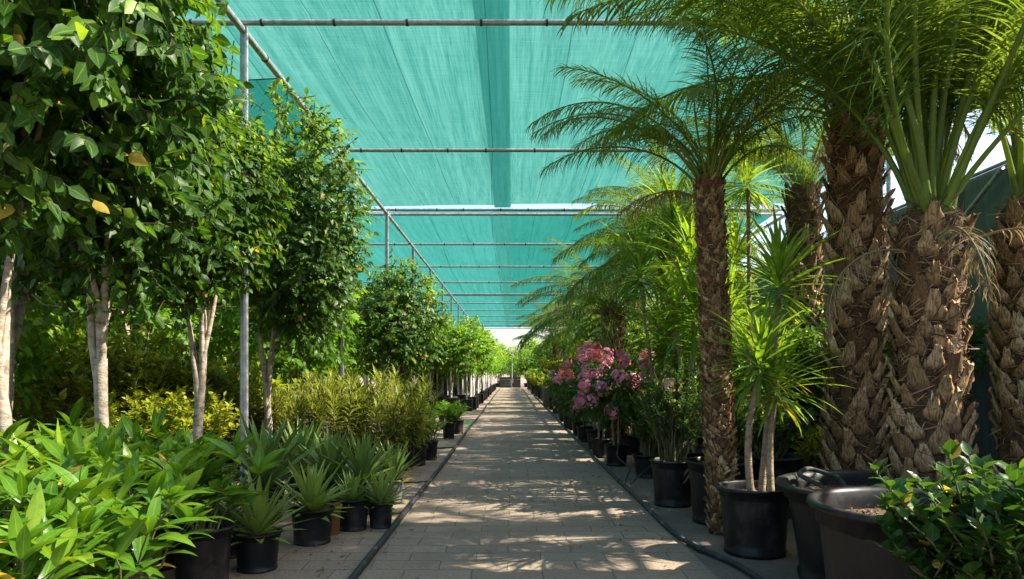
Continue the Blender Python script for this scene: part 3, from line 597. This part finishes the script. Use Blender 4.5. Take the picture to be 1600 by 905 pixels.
hose('feeder_hose', [(1.17, 7.3, .03), (1.22, 7.5, .09), (1.3, 7.7, .16), (1.22, 8.2, .22), (1.3, 8.6, .34)], .009, 'looped feeder hose rising toward the flower pots on the right', couplers=False)
hose('feeder_hose', [(1.17, 7.2, .03), (1.3, 7.35, .1), (1.5, 7.6, .2), (1.68, 7.9, .27)], .007, 'thin black feeder tube slanting up to the pot by the shrub', couplers=False)
mb = MB(); box(mb, (-1.08, 16.6, .012), (.26, 1.1, .012)); tag(obj('green_mat', mb.mesh('green_mat', M['mat'], False)), 'flat bright green mat lying beside the left hose', 'mat')

# ================================================================== LEFT SIDE
C2 = 'ficus trees in the front row on the left'
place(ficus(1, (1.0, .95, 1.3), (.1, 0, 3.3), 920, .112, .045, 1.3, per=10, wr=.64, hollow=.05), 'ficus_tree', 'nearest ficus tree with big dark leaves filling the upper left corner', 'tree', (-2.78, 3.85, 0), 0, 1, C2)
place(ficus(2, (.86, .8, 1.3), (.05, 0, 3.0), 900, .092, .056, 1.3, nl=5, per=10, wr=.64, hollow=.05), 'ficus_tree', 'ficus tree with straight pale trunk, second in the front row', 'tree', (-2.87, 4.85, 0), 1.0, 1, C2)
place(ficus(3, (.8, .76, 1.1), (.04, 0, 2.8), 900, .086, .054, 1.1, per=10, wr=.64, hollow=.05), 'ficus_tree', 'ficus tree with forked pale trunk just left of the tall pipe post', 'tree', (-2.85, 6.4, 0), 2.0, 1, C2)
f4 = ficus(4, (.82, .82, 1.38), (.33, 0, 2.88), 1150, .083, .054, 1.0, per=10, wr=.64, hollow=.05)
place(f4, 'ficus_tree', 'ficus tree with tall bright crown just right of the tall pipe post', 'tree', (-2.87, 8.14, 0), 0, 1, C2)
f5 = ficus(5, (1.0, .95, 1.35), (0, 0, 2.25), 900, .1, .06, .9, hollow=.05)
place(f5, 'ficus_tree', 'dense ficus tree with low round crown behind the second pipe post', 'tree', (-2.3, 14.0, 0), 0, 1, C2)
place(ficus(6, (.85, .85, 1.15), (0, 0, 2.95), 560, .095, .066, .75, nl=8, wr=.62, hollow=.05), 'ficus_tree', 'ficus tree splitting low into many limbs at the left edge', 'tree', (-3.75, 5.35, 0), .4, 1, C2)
# rows of trees behind
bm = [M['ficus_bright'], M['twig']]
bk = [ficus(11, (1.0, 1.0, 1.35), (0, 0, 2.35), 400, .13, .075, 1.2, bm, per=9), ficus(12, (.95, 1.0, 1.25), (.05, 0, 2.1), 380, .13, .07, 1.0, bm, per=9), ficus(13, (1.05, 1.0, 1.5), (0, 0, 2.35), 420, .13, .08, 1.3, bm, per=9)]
rg = np.random.default_rng(40)
spots = [(-5.0, 7.4), (-4.9, 9.6), (-4.6, 12.2), (-6.6, 8.6), (-6.8, 10.6), (-6.2, 13.0), (-4.0, 16.5), (-5.6, 16.2), (-7.6, 15.2), (-8.6, 10.2), (-8.8, 12.6), (-9.6, 16.0), (-3.3, 19.0), (-5.0, 19.6), (-7.0, 19.0), (-9.4, 20), (-11, 13.5), (-11.5, 17), (-12.5, 21), (-6.0, 24.5), (-8.2, 25), (-10.6, 25.5), (-13, 26), (-10.5, 9.3), (-7.2, 6.2), (-4.2, 21.5), (-3.6, 11.0), (-5.6, 11.4), (-5.7, 14.6), (-12.5, 10), (-14, 14), (-14, 19), (-16, 24), (-4.6, 28), (-7, 29), (-9.5, 30), (-12.5, 31), (-16, 31), (-5.5, 34), (-9, 36), (-14, 38), (-4.2, 33), (-19, 20), (-20, 28), (-17, 15)]
for i, (x, y) in enumerate(spots):
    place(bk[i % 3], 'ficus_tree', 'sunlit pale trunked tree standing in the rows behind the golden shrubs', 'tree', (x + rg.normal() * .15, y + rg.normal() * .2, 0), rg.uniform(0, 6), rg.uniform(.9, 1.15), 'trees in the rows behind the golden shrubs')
# golden shrubs
gs = [pot(.24, .28) + bush(50, 1.5, .7, 56, .095, .42, 'gold', .23, 26, sub=4, start=.15), pot(.24, .28) + bush(51, 1.12, .64, 50, .095, .42, 'gold', .23, 24, sub=4, start=.15)]
gl = [('tall golden leaved shrub rising highest behind the straight pale trunk', 190, 7.6, 0, 1.16), ('golden leaved shrub at the left of the golden clump', 108, 7.8, 1, 1.1), ('low golden leaved shrub right of the tall golden one', 265, 8.0, 1, 1.15),
      ('golden green shrub behind the forked pale trunk', 335, 8.4, 1, 1.2), ('golden green shrub half hidden behind the tall pipe post', 385, 9.0, 1, 1.0), ('golden leaved shrub behind the tall golden one', 150, 9.2, 0, .95), ('small golden shrub in front of the golden clump', 215, 7.1, 1, .85), ('golden shrub filling the gap left of the forked trunk', 290, 7.2, 1, .85)]
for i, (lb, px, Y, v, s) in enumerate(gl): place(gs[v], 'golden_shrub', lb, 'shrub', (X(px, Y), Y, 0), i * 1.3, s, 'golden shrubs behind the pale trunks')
# striped dragon plants
def song(seed, h):
    parts = pot(.17, .32); rg = np.random.default_rng(seed); sb = MB(); mb = MB()
    for i in range(12):
        az = rg.uniform(0, 6.28); q = math.sqrt(rg.uniform(.02, 1)); e = np.array([math.cos(az) * .36 * q, math.sin(az) * .36 * q, h * rg.uniform(.62, 1.0)])
        t = np.linspace(0, 1, 6)[:, None]; cv = np.array([e[0] * .25, e[1] * .25, .26]) * (1 - t) + e * t + rg.normal(size=(6, 3)) * .012; tube(sb, cv, .008, 5, False)
        n = 90; u = np.linspace(0, 1, n); a = np.arange(n) * 2.39996; P = np.c_[[np.interp(.08 + .92 * u, t[:, 0], cv[:, k]) for k in range(3)]].T; el = R(5) + R(75) * u ** 2 + rg.normal(size=n) * .15
        D = np.c_[np.cos(a) * np.cos(el), np.sin(a) * np.cos(el), np.sin(el)]; U = np.c_[-np.cos(a) * np.sin(el), -np.sin(a) * np.sin(el), np.cos(el)]
        blades(mb, P, D, U, .21 * rg.uniform(.7, 1.1, n), .021, rg.uniform(.2, 1.2, n), .25, rg.uniform(.2, .8, n), lanceo, 5)
    return parts + [('stem', sb.mesh('stem', M['stem'])), ('foliage', mb.mesh('foliage', M['song']))]
sg = [song(61, 1.12), song(62, 1.08), song(63, 1.16)]
for i, (px, Y, lb) in enumerate([(440, 8.7, 'striped leaf plant at the left end of the striped row, beside the pale trunk'), (475, 8.1, 'striped leaf plant second from the left in the striped row'), (508, 8.6, 'striped leaf plant at the back between the left pair of the striped row'),
        (535, 8.0, 'striped leaf plant in the middle front of the striped row'), (568, 8.7, 'striped leaf plant at the back of the striped row below the second post'), (597, 8.15, 'yellowest striped leaf plant in front near the right of the row'), (628, 8.75, 'striped leaf plant at the right end of the row over a tall black pot'), (648, 9.15, 'striped leaf plant behind the right end of the striped row')]):
    place(sg[i % 3], 'striped_plant', lb, 'potted plant', (X(px, Y), Y, 0), i * 1.7, 1.0, 'striped leaf plants in a row')
# cream and green low pots
pale = pot(.1, .27) + bush(71, .6, .26, 16, .12, .38, 'pale', .22, 15, whorl=4)
grn = [pot(.12, .28) + bush(72, .62, .3, 18, .13, .36, 'lance', .24, 15, whorl=4), pot(.12, .28) + bush(73, .58, .3, 18, .13, .36, 'ficus_bright', .24, 15, whorl=4)]
place(pale, 'low_potted_plant', 'cream leaved plant in a low black pot on the left edge', 'potted plant', (-1.12, 9.7, 0), 0, 1, 'low pots on the left edge')
for i, (x, y, lb) in enumerate([(-1.45, 10.2, 'yellow green plant in a pot tucked behind the cream leaved one'), (-1.15, 12.8, 'bright green low plant in the pot after the cream leaved one'), (-1.06, 13.8, 'dark green low plant in the last pot before the green mat'), (-1.55, 12.4, 'low green plant inside the left of the bright green pot'),
        (-1.6, 13.6, 'low green plant behind the last pot before the green mat'), (-1.45, 15.0, 'farthest low green plant beside the green mat'), (-1.95, 11.6, 'low green plant below the dense low crown')]):
    place(grn[i % 2] if i else pot(.12, .28) + bush(74, .62, .28, 16, .12, .38, 'gold', .24, 15, whorl=4), 'low_potted_plant', lb, 'potted plant', (x, y, 0), i * 2.1, 1, 'low pots on the left edge')
# agaves
ag = 'agaves in black pots at the left'
def agave(ros, s, pr, ph, m='pot'): return pot(pr, ph, m) + [('leaf_rosette', ros, Matrix.Translation((0, 0, ph * .82)) @ Matrix.Scale(s * 1.36, 4))]
for (x, y, pr, ph, ros, s, m, lb) in [
    (-1.555, 4.3, .142, .235, AG[0], .88, 'pot', 'nearest agave with spreading reddish tipped leaves in a black pot'),
    (-1.41, 4.97, .15, .25, AG[1], .88, 'pot', 'broad agave in the widest black agave pot'),
    (-1.22, 5.4, .125, .24, AG[2], .58, 'pot', 'small upright agave in the middle black pot'),
    (-1.02, 5.47, .1, .2, AG[0], .66, 'pot', 'light green agave in the small black pot nearest the hose'),
    (-1.1, 6.5, .1, .22, AG2[1], .72, 'potgrey', 'agave in a faded grey pot behind the light green one'),
    (-1.98, 5.65, .16, .3, AG2[0], 1.1, 'pot', 'large dark agave standing behind the nearest one'),
    (-1.6, 6.25, .15, .26, AG2[1], .9, 'pot', 'dark agave behind the widest pot'),
    (-1.28, 6.05, .14, .28, AG2[0], .85, 'pot', 'dark agave behind the small upright one'),
    (-2.0, 6.7, .15, .28, AG2[1], 1.0, 'pot', 'dark agave at the back beside the pipe post'),
    (-1.9, 4.6, .15, .2, AG2[0], .8, 'pot', 'dark agave in shade left of the nearest one')]:
    place(agave(ros, s, pr, ph, m), 'agave', lb, 'agave', (x, y, 0), x * 7, 1, ag)
mb = MB(); lathe(mb, [(.001, 0), (.055, 0), (.075, .2), (.08, .2), (.08, .22), (.068, .22), (.06, .1)], 20); tag(obj('clay_pot', mb.mesh('clay_pot', M['terracotta'])), 'orange clay pot peeking out between two black agave pots', 'clay pot').location = (-1.345, 5.24, 0)
# bright lance leaved plants
ln = [pot(.17, .34) + bush(80 + i, .82, .36, 15, .235, .25, 'lance', .28, 14, whorl=6, up=.5, bend=(.3, 1.3), tint=.45, ns=7, fold=.2) for i in range(3)]
for i, (x, y, lb, s) in enumerate([(-1.76, 4.0, 'bright lance leaved plant in the black pot left of the nearest agave', .98), (-2.2, 4.35, 'bright lance leaved plant below the forked trunk at the back of the clump', 1), (-2.68, 4.3, 'bright lance leaved plant under the straight pale trunk', 1), (-2.35, 3.65, 'bright lance leaved plant in the middle of the clump', 1.02), (-1.86, 3.35, 'bright lance leaved plant at the right of the clump with arching leaves', .98), (-2.95, 3.75, 'bright lance leaved plant at the left back of the clump', 1.05),
        (-2.55, 3.05, 'bright lance leaved plant at the left edge of the clump', 1.02), (-2.05, 2.75, 'bright lance leaved plant in the left front of the clump', 1.0), (-1.55, 2.75, 'bright lance leaved plant in the front right of the clump', .92), (-1.62, 2.2, 'bright lance leaved plant in the very front bottom left corner', .9), (-2.9, 4.9, 'bright lance leaved plant behind the straight pale trunk', 1)]):
    place(ln[i % 3], 'lance_leaf_plant', lb, 'potted plant', (x, y, 0), i * 1.9, s, 'bright lance leaved plants at the lower left')
# young staked trees far left
def young(seed, rad, c):
    mb = MB(); box(mb, (0, 0, .19), (.36, .36, .38)); box(mb, (0, 0, .37), (.39, .39, .03)); cont = mb.mesh('pot', M['pot'], False)
    mb = MB(); tube(mb, [(.05, 0, .3), (.05, .01, 1.7)], .025, 6); st = mb.mesh('stake', M['stake'])
    return [('pot', cont), ('trunk', trunk_mesh(seed, .028, 1.25, c, rad, 5)), ('stake', st), ('crown', crown(seed, rad, c, 150, .13, bm, 8, (.2, .4), droop=.6, ns=4))]
yg = [young(90, (.6, .6, .78), (0, 0, 2.0)), young(91, (.55, .6, .7), (0, 0, 1.95)), young(92, (.62, .6, .85), (0, 0, 2.1))]
rg = np.random.default_rng(41)
for i, y in enumerate(np.arange(22.2, 55, .95)):
    place(yg[i % 3], 'young_tree', 'bright young tree beside a white stake in the far row along the path\'s left edge', 'tree', (-1.38 + rg.normal() * .04, y, 0), rg.integers(4) * PI / 2, rg.uniform(.95, 1.12), 'young staked trees along the left edge')
for r_, yy in enumerate((22.4, 24.0, 26.5)):
    for i in range(11 - r_):
        place(yg[(i + r_) % 3], 'young_tree', 'young staked tree in the block of black containers left of the far row', 'tree', (-1.95 - i * .5 + rg.normal() * .06, yy + rg.normal() * .15, 0), rg.integers(4) * PI / 2, rg.uniform(.9, 1.1), 'young staked trees in the container block')

# ================================================================== RIGHT SIDE
def away(az, kind): return False
t1 = palm_trunk(101, 3.45, .215, .15, .165, .05, .74, shag=.8, fib=2000); t2 = palm_trunk(102, 1.72, .2, .15, .16, .045, .74, fib=2200, shag=.7); t3 = palm_trunk(103, 2.5, .205, .15, .165, .05, .74, fib=1500, shag=.4)
pg = 'thick date palms on the right'
place(palm(1, 3.45, t1, FS, 24, .16, 1.05, 8, extra=[(FR['mid'][0], PI - 1.2, 1.3, .1), (FR['mid'][1], PI - 1.55, 1.3, -.1), (FR['low'][0], PI - .9, 1.25, .1), (FR['mid'][2], PI - .6, 1.2, .2), (FR['low'][1], PI - 1.75, 1.15, 0), (FR['mid'][0], 1.5 * PI - 1.2, 1.0, .2)]), 'date_palm', 'tall thick date palm with shaggy fibre below its crown', 'palm', (2.68, 5.5, 0), 1.2, 1, pg, (0, R(-1.5)))
place(pot(.57, .57) + palm(2, 1.72, t2, FV, 30, .085, 1.0, 4, low=False, z0=.42, off=(.28, .08)), 'potted_date_palm', 'shorter thick date palm with a sheaf of upright green stalks in a wide black tub', 'palm', (2.14, 4.0, 0), 0, 1, pg)
place(palm(3, 2.5, t3, FV, 12, .1, .95, 2, low=False), 'date_palm', 'thick date palm trunk cut by the right edge of the picture', 'palm', (3.8, 5.2, 0), 2.5, 1, pg)
t5 = palm_trunk(105, 2.72, .112, .075, .065, .02, 1.0, .12, 500, .45, .28)
place(palm(5, 2.72, t5, FU, 32, .05, .95, 3, low=False), 'slender_palm', 'slender palm with fine arching fronds and knobbly narrow trunk', 'palm', (1.585, 5.28, 0), 0, 1, None, (R(-.5), R(-2.2)))
t6 = palm_trunk(106, 3.4, .2, .14, .2, .05, fib=1100, shag=1)
place(palm(6, 3.4, t6, {'up': FR['dry'][:1] + FR['up'], 'mid': FR['mid'], 'low': FR['dry'], 'dry': FR['dry']}, 20, .1, .9, 10), 'date_palm', 'date palm with a broom of dry grey fronds behind the tall thick one', 'palm', (3.35, 8.1, 0), 0, 1, pg)
t7 = palm_trunk(107, 2.35, .2, .15, .2, .05, fib=500)
place(palm(7, 2.35, t7, FT, 40, .08, 1.15, 3), 'date_palm', 'mid distance palm rising behind the pink flowers', 'palm', (1.75, 12.2, 0), 0, 1, pg)
place(palm(8, 3.2, palm_trunk(108, 3.2, .16, .14, .19, .04, fib=400), FT, 36, .08, 1.1, 2), 'date_palm', 'palm beyond the yuccas with feathery grey green fronds', 'palm', (2.4, 10.6, 0), 1, 1.05, pg)
place(palm(9, 2.3, t7, FR, 20, .08, .9, 2), 'date_palm', 'far palm leaning its fronds over the path below the net end', 'palm', (1.75, 27, 0), 2, 1.05, pg)
place(palm(10, 2.3, t7, FT, 34, .08, 1.2, 2), 'date_palm', 'palm with pale feathery fronds between the flowers and the far palm', 'palm', (2.2, 17.5, 0), 3, 1.1, pg)
t8 = palm_trunk(109, 2.9, .13, .12, .17, .035, fib=350)
place(palm(11, 2.9, t8, FT, 34, .06, 1.0, 2), 'date_palm', 'thin palm rising just left of the slender palm, behind the bright yucca', 'palm', (2.05, 9.3, 0), 2, 1, pg)
place(palm(12, 2.9, t8, FT, 34, .06, 1.1, 2), 'date_palm', 'palm crown deep in the stand behind the yuccas', 'palm', (3.0, 13.0, 0), 4, 1.1, pg)
place(palm(13, 2.3, t7, FT, 34, .06, 1.1, 2), 'date_palm', 'palm showing only its crown between the mid distance palm and the far palm', 'palm', (1.9, 21.5, 0), 5, 1.1, pg)
# yuccas
yu = 'yuccas among the palms'
place(yucca(1, [(.06, .05, .2, .1, 1.74, .95), (-.04, -.06, .0, -.1, 1.2, .9), (.1, -.03, .14, .0, 1.05, .85)], .235, .45, YR), 'yucca', 'three stemmed yucca in the black tub beside the slender palm', 'yucca', (1.62, 4.7, 0), 0, 1, yu)
place(yucca(2, [(0, 0, .05, 0, 2.98, 1.0), (.1, .1, .12, .15, 2.2, 1.0), (-.1, .1, -.25, .1, 1.7, 1.0), (0, -.1, .25, -.1, 1.3, 1.0)], .24, .42, YR), 'yucca', 'tallest yucca with its top tuft against the turquoise net', 'yucca', (2.25, 6.75, 0), 1, 1, yu)
place(yucca(3, [(0, 0, -.08, 0, 2.85, 1.0), (.08, .1, .3, .2, 2.3, 1.0), (-.1, 0, -.3, .1, 1.85, .95), (0, -.1, .1, -.1, 1.4, .95)], .24, .4, YL), 'yucca', 'bright tufted yucca whose top tuft glows left of the slender palm crown', 'yucca', (1.85, 8.3, 0), 2, 1, yu)
place(yucca(4, [(0, 0, .05, 0, 2.2, 1.0), (.1, .05, .2, .1, 1.65, .95), (-.1, .05, -.25, .1, 1.3, .9)], .22, .4, YL), 'yucca', 'dark yucca with long strap leaves just behind the slender palm', 'yucca', (1.9, 7.3, 0), 4, 1, yu)
place(yucca(5, [(0, 0, .05, 0, 1.5, .95), (.1, .05, .1, .3, 1.05, .9)], .22, .4, YL), 'yucca', 'low yucca behind the pink flowers', 'yucca', (1.95, 9.3, 0), 5, 1, yu)
place(yucca(6, [(0, 0, .1, .05, 1.95, 1.0), (.1, .05, .3, .2, 1.4, .95), (-.1, 0, -.2, .1, 1.0, .9)], .22, .4, YL), 'yucca', 'yucca filling the gap behind the thin palm left of the slender one', 'yucca', (2.35, 8.9, 0), 5, 1, yu)
# big tubs in front
p2 = pot(.42, .64)
o = place(p2, 'plant_tub', 'biggest black tub with a dusty rim beside the leafy shrub', 'tub', (1.747, 3.04, 0), 1.1, 1, 'big black tubs')
hose('feeder_hose', [(1.66, 3.8, .6), (1.66, 4.1, .61), (1.85, 4.4, .61), (2.0, 4.3, .56), (1.93, 4.05, .52), (1.8, 3.9, .51), (1.9, 3.65, .52), (2.2, 3.6, .53)], .014, 'coil of hose lying round inside the wide black tub', couplers=False)
place(pot(.26, .5) + bush(110, 1.0, .4, 26, .05, .45, 'shrub', .42, 20, ovate, sub=4), 'potted_shrub', 'small leaved shrub in the tub directly behind the slender palm trunk', 'potted shrub', (1.68, 5.68, 0), 0, 1, 'shrubs in black tubs')
sh7 = pot(.195, .415) + bush(111, 1.35, .42, 34, .05, .42, 'shrub', .35, 26, ovate, sub=5, start=.3, tint=.4)
r7 = place(sh7, 'potted_shrub', 'fine leaved shrub with bare lower stems and a faded flower head', 'potted shrub', (1.46, 6.4, 0), 0, 1, 'shrubs in black tubs')
obj('flower_cluster', FCD, r7, Matrix.Translation((-.08, -.3, 1.1)))
for i, (x, y, r_, lb) in enumerate([(2.2, 6.0, .25, 'leafy shrub in the nearer tub between the yucca stems and the thick palm'), (2.35, 7.0, .25, 'leafy shrub in the farther tub between the yucca stems and the thick palm')]):
    place(pot(.26, .5) + bush(112 + i, 1.0 + .3 * i, .42, 26, .06, .5, 'shrub', .42, 20, ovate, sub=3), 'potted_shrub', lb, 'potted shrub', (x, y, 0), i, 1, 'shrubs in black tubs')
place(pot(.2, .3) + bush(115, .72, .34, 14, .2, .3, 'varieg', .25, 16, whorl=6, up=.4, ns=7), 'variegated_plant', 'yellow margined leafy plant left of the tall thick palm trunk', 'potted plant', (2.82, 6.35, 0), 0, 1)
place(pot(.3, .54) + bush(116, .97, .4, 34, .078, .6, 'shaded_shrub', .45, 24, roundl, sub=4, tint=.5, start=.1, bend=(.1, .6), el=(R(30), R(80))) + bush(117, .85, .42, 22, .078, .6, 'shaded_shrub', .4, 20, roundl, sub=3, tint=.4, start=.1, bend=(.1, .6)), 'potted_shrub', 'glossy round leaved shrub in the bottom right corner', 'potted shrub', (1.56, 2.25, 0), 0, .88, 'shrubs in black tubs')
# flowering standards
def standard(seed, h, m, ncl, fc, fol='shrub', sc_=1.0):
    rg = np.random.default_rng(seed); mb = MB(); c = (0, 0, h - .3)
    for k in range(2): tube(mb, np.array([[.03 * (k * 2 - 1), .02 * k, .2], [.04 * (k * 2 - 1), .01, .5], [.03 * (k * 2 - 1), 0, h - .35]]) + rg.normal(size=(3, 3)) * .01, .016, 7)
    parts = pot(.15, .27) + [('trunk', mb.mesh('trunk', M['cane'])), ('crown', crown(seed, (.46, .44, .42), c, 130, .085, [M[fol], M['twig']], 9, (.15, .28), ns=4))]
    for i in range(ncl):
        d = nrm(rg.normal(size=3) + [-.75, -.75, .7]); parts.append(('flower_cluster', fc[i % len(fc)], Matrix.Translation(Vector(c) + Vector(d * [.5, .48, .46])) @ Matrix.Rotation(rg.uniform(0, 6), 4, 'Z') @ Matrix.Scale(sc_ * rg.uniform(.75, 1.1), 4)))
    return parts
fg = 'pink flowering plants along the right edge'
fl = [standard(121, 1.22, 0, 11, [FC[3], FC[0], FC[1]]), standard(122, 1.3, 0, 14, [FC[0], FC[2], FC[1]]), standard(123, 1.25, 0, 14, [FC[1], FC[0]])]
for i, (x, y, s, v, lb) in enumerate([(1.36, 9.15, 1.02, 0, 'nearest pink flowering plant with the largest open petals on twin stems'), (1.27, 10.0, 1.02, 1, 'pink and coral flowering plant second along the right edge'), (1.35, 11.2, 1.12, 1, 'tallest pink flowering plant below the mid distance palm'), (1.28, 12.3, 1.0, 2, 'magenta flowering plant third in the front of the flower row'),
        (1.3, 13.6, 1.0, 2, 'magenta flowering plant at the far end of the flower row'), (1.75, 10.4, 1.08, 0, 'pink flowering plant set back behind the nearest one'), (1.24, 15.0, 1.05, 1, 'pale pink flowering plant farthest of all, leaning over the path')]):
    place(fl[v], 'flowering_plant', lb, 'flowering plant', (x, y, 0), i * .2, s, fg)
place(pot(.2, .26) + bush(125, 1.05, .36, 20, .07, .42, 'shrub', .2, 22, ovate, sub=3, start=.35), 'potted_shrub', 'shrub in the small pot between the flowers and the faded flower head', 'potted shrub', (1.6, 8.15, 0), 0, 1, 'shrubs in black tubs')
for (x, y, lb) in [(1.22, 8.9, 'leafless small pot left of the nearest flower pot')]: pass
# backing shrubs on the right
bs = [pot(.28, .4) + bush(130, 2.0, .75, 44, .1, .4, 'shrub', .3, 26, sub=6, start=.1, tint=.45), pot(.28, .4) + bush(131, 1.7, .75, 44, .09, .42, 'ficus_bright', .3, 26, ovate, sub=6, start=.1), pot(.28, .4) + bush(132, 2.3, .8, 46, .11, .3, 'yucca', .3, 26, sub=6, start=.1)]
rg = np.random.default_rng(43)
for i, (x, y) in enumerate([(3.3, 6.8), (2.9, 7.8), (2.6, 8.9), (3.6, 9.6), (2.6, 11.3), (3.6, 11.6), (2.5, 13.4), (3.5, 13.8), (2.7, 15.4), (4.3, 7.6), (4.4, 10.2), (4.4, 13), (3.6, 16), (2.6, 19.5), (3.4, 21), (2.5, 23.5)]):
    place(bs[i % 3], 'tall_shrub', 'tall leafy shrub in the crowded stand behind the flowers and yuccas', 'shrub', (x, y, 0), rg.uniform(0, 6), rg.uniform(.92, 1.1), 'tall shrubs behind the flowers and yuccas')
# trees on the right in the distance
rt = [ficus(140, (.85, .85, 1.1), (0, 0, 2.2), 240, .12, .06, .9, per=9), ficus(141, (.85, .85, 1.1), (0, 0, 2.1), 240, .12, .06, .9, bm, per=9)]
for i, (x, y) in enumerate([(2.2, 15.2), (2.3, 20.5), (2.4, 24), (3.6, 18.5), (2.3, 31), (3.2, 27.5), (2.3, 35), (2.4, 39), (2.4, 44), (2.3, 49), (3.8, 33), (3.8, 41)]):
    place(rt[i % 2], 'ficus_tree', 'leafy tree standing behind the far pots on the right edge', 'tree', (x, y, 0), i * 1.1, 1, 'trees behind the far pots on the right')
fp = [pot(.17, .36) + bush(150, 1.15, .42, 22, .1, .45, 'gold', .3, 18, ovate, sub=3), pot(.17, .36) + bush(151, 1.3, .42, 22, .1, .42, 'shrub', .3, 18, ovate, sub=3), pot(.17, .36) + bush(152, 1.25, .42, 22, .1, .42, 'ficus_bright', .3, 18, ovate, sub=3)]
for i, y in enumerate(np.arange(15.9, 56, .85)):
    if abs(y - 24.5) < .6: continue
    place(fp[(i * 2 + i // 4) % 3], 'potted_shrub', 'leafy shrub in a black pot in the far row along the path\'s right edge', 'potted shrub', (1.42 + rg.normal() * .05, y, 0), i * 1.4, rg.uniform(.9, 1.2), 'shrubs in the far row on the right')
mb = MB(); lathe(mb, [(.001, 0), (.2, 0), (.24, .08), (.25, .5), (.235, .9), (.245, .96), (.22, .97), (.2, .85), (.001, .85)], 22, wob=.03); pb = mb.mesh('pot', M['bag'])
place([('pot', pb)] + bush(155, 1.8, .5, 24, .1, .42, 'gold', .8, 20, ovate, sub=3), 'potted_shrub', 'yellowish shrub in a tall brown grow bag among the far right pots', 'potted shrub', (1.32, 24.5, 0), 0, 1)
for i, (x, y) in enumerate([(-2.9, 24.6), (-3.3, 27.6), (-2.8, 30), (-3.3, 33), (-2.8, 36), (-3.2, 39), (-2.8, 42), (-3.3, 45), (-2.8, 48), (-3.2, 51), (-2.8, 54), (-4.6, 37), (-4.8, 43), (-4.6, 49), (-6.2, 41)]):
    place(bs[(i * 2) % 3], 'tall_shrub', 'leafy shrub behind the far row of staked young trees', 'shrub', (x, y, 0), i * 1.3, .95, 'shrubs behind the staked young trees')
# trees beyond the end
for i, (x, y, s) in enumerate([(-2.4, 62, 1.15), (2.4, 61, 1.15), (.4, 66, 1.0), (-1.1, 74, 1.2), (5.5, 66, 1.6), (-6, 68, 1.6), (2.2, 80, 1.5), (-4, 82, 1.7), (8, 75, 1.7), (-1.2, 60.5, .95), (1.3, 60, 1.0), (-3.8, 59.5, 1.1), (3.9, 60, 1.2), (.2, 63, .85)]):
    place(bk[i % 3], 'garden_tree', 'sunlit tree standing beyond the low wall at the path\'s end', 'tree', (x, y, 0), i, s, 'trees beyond the end wall')
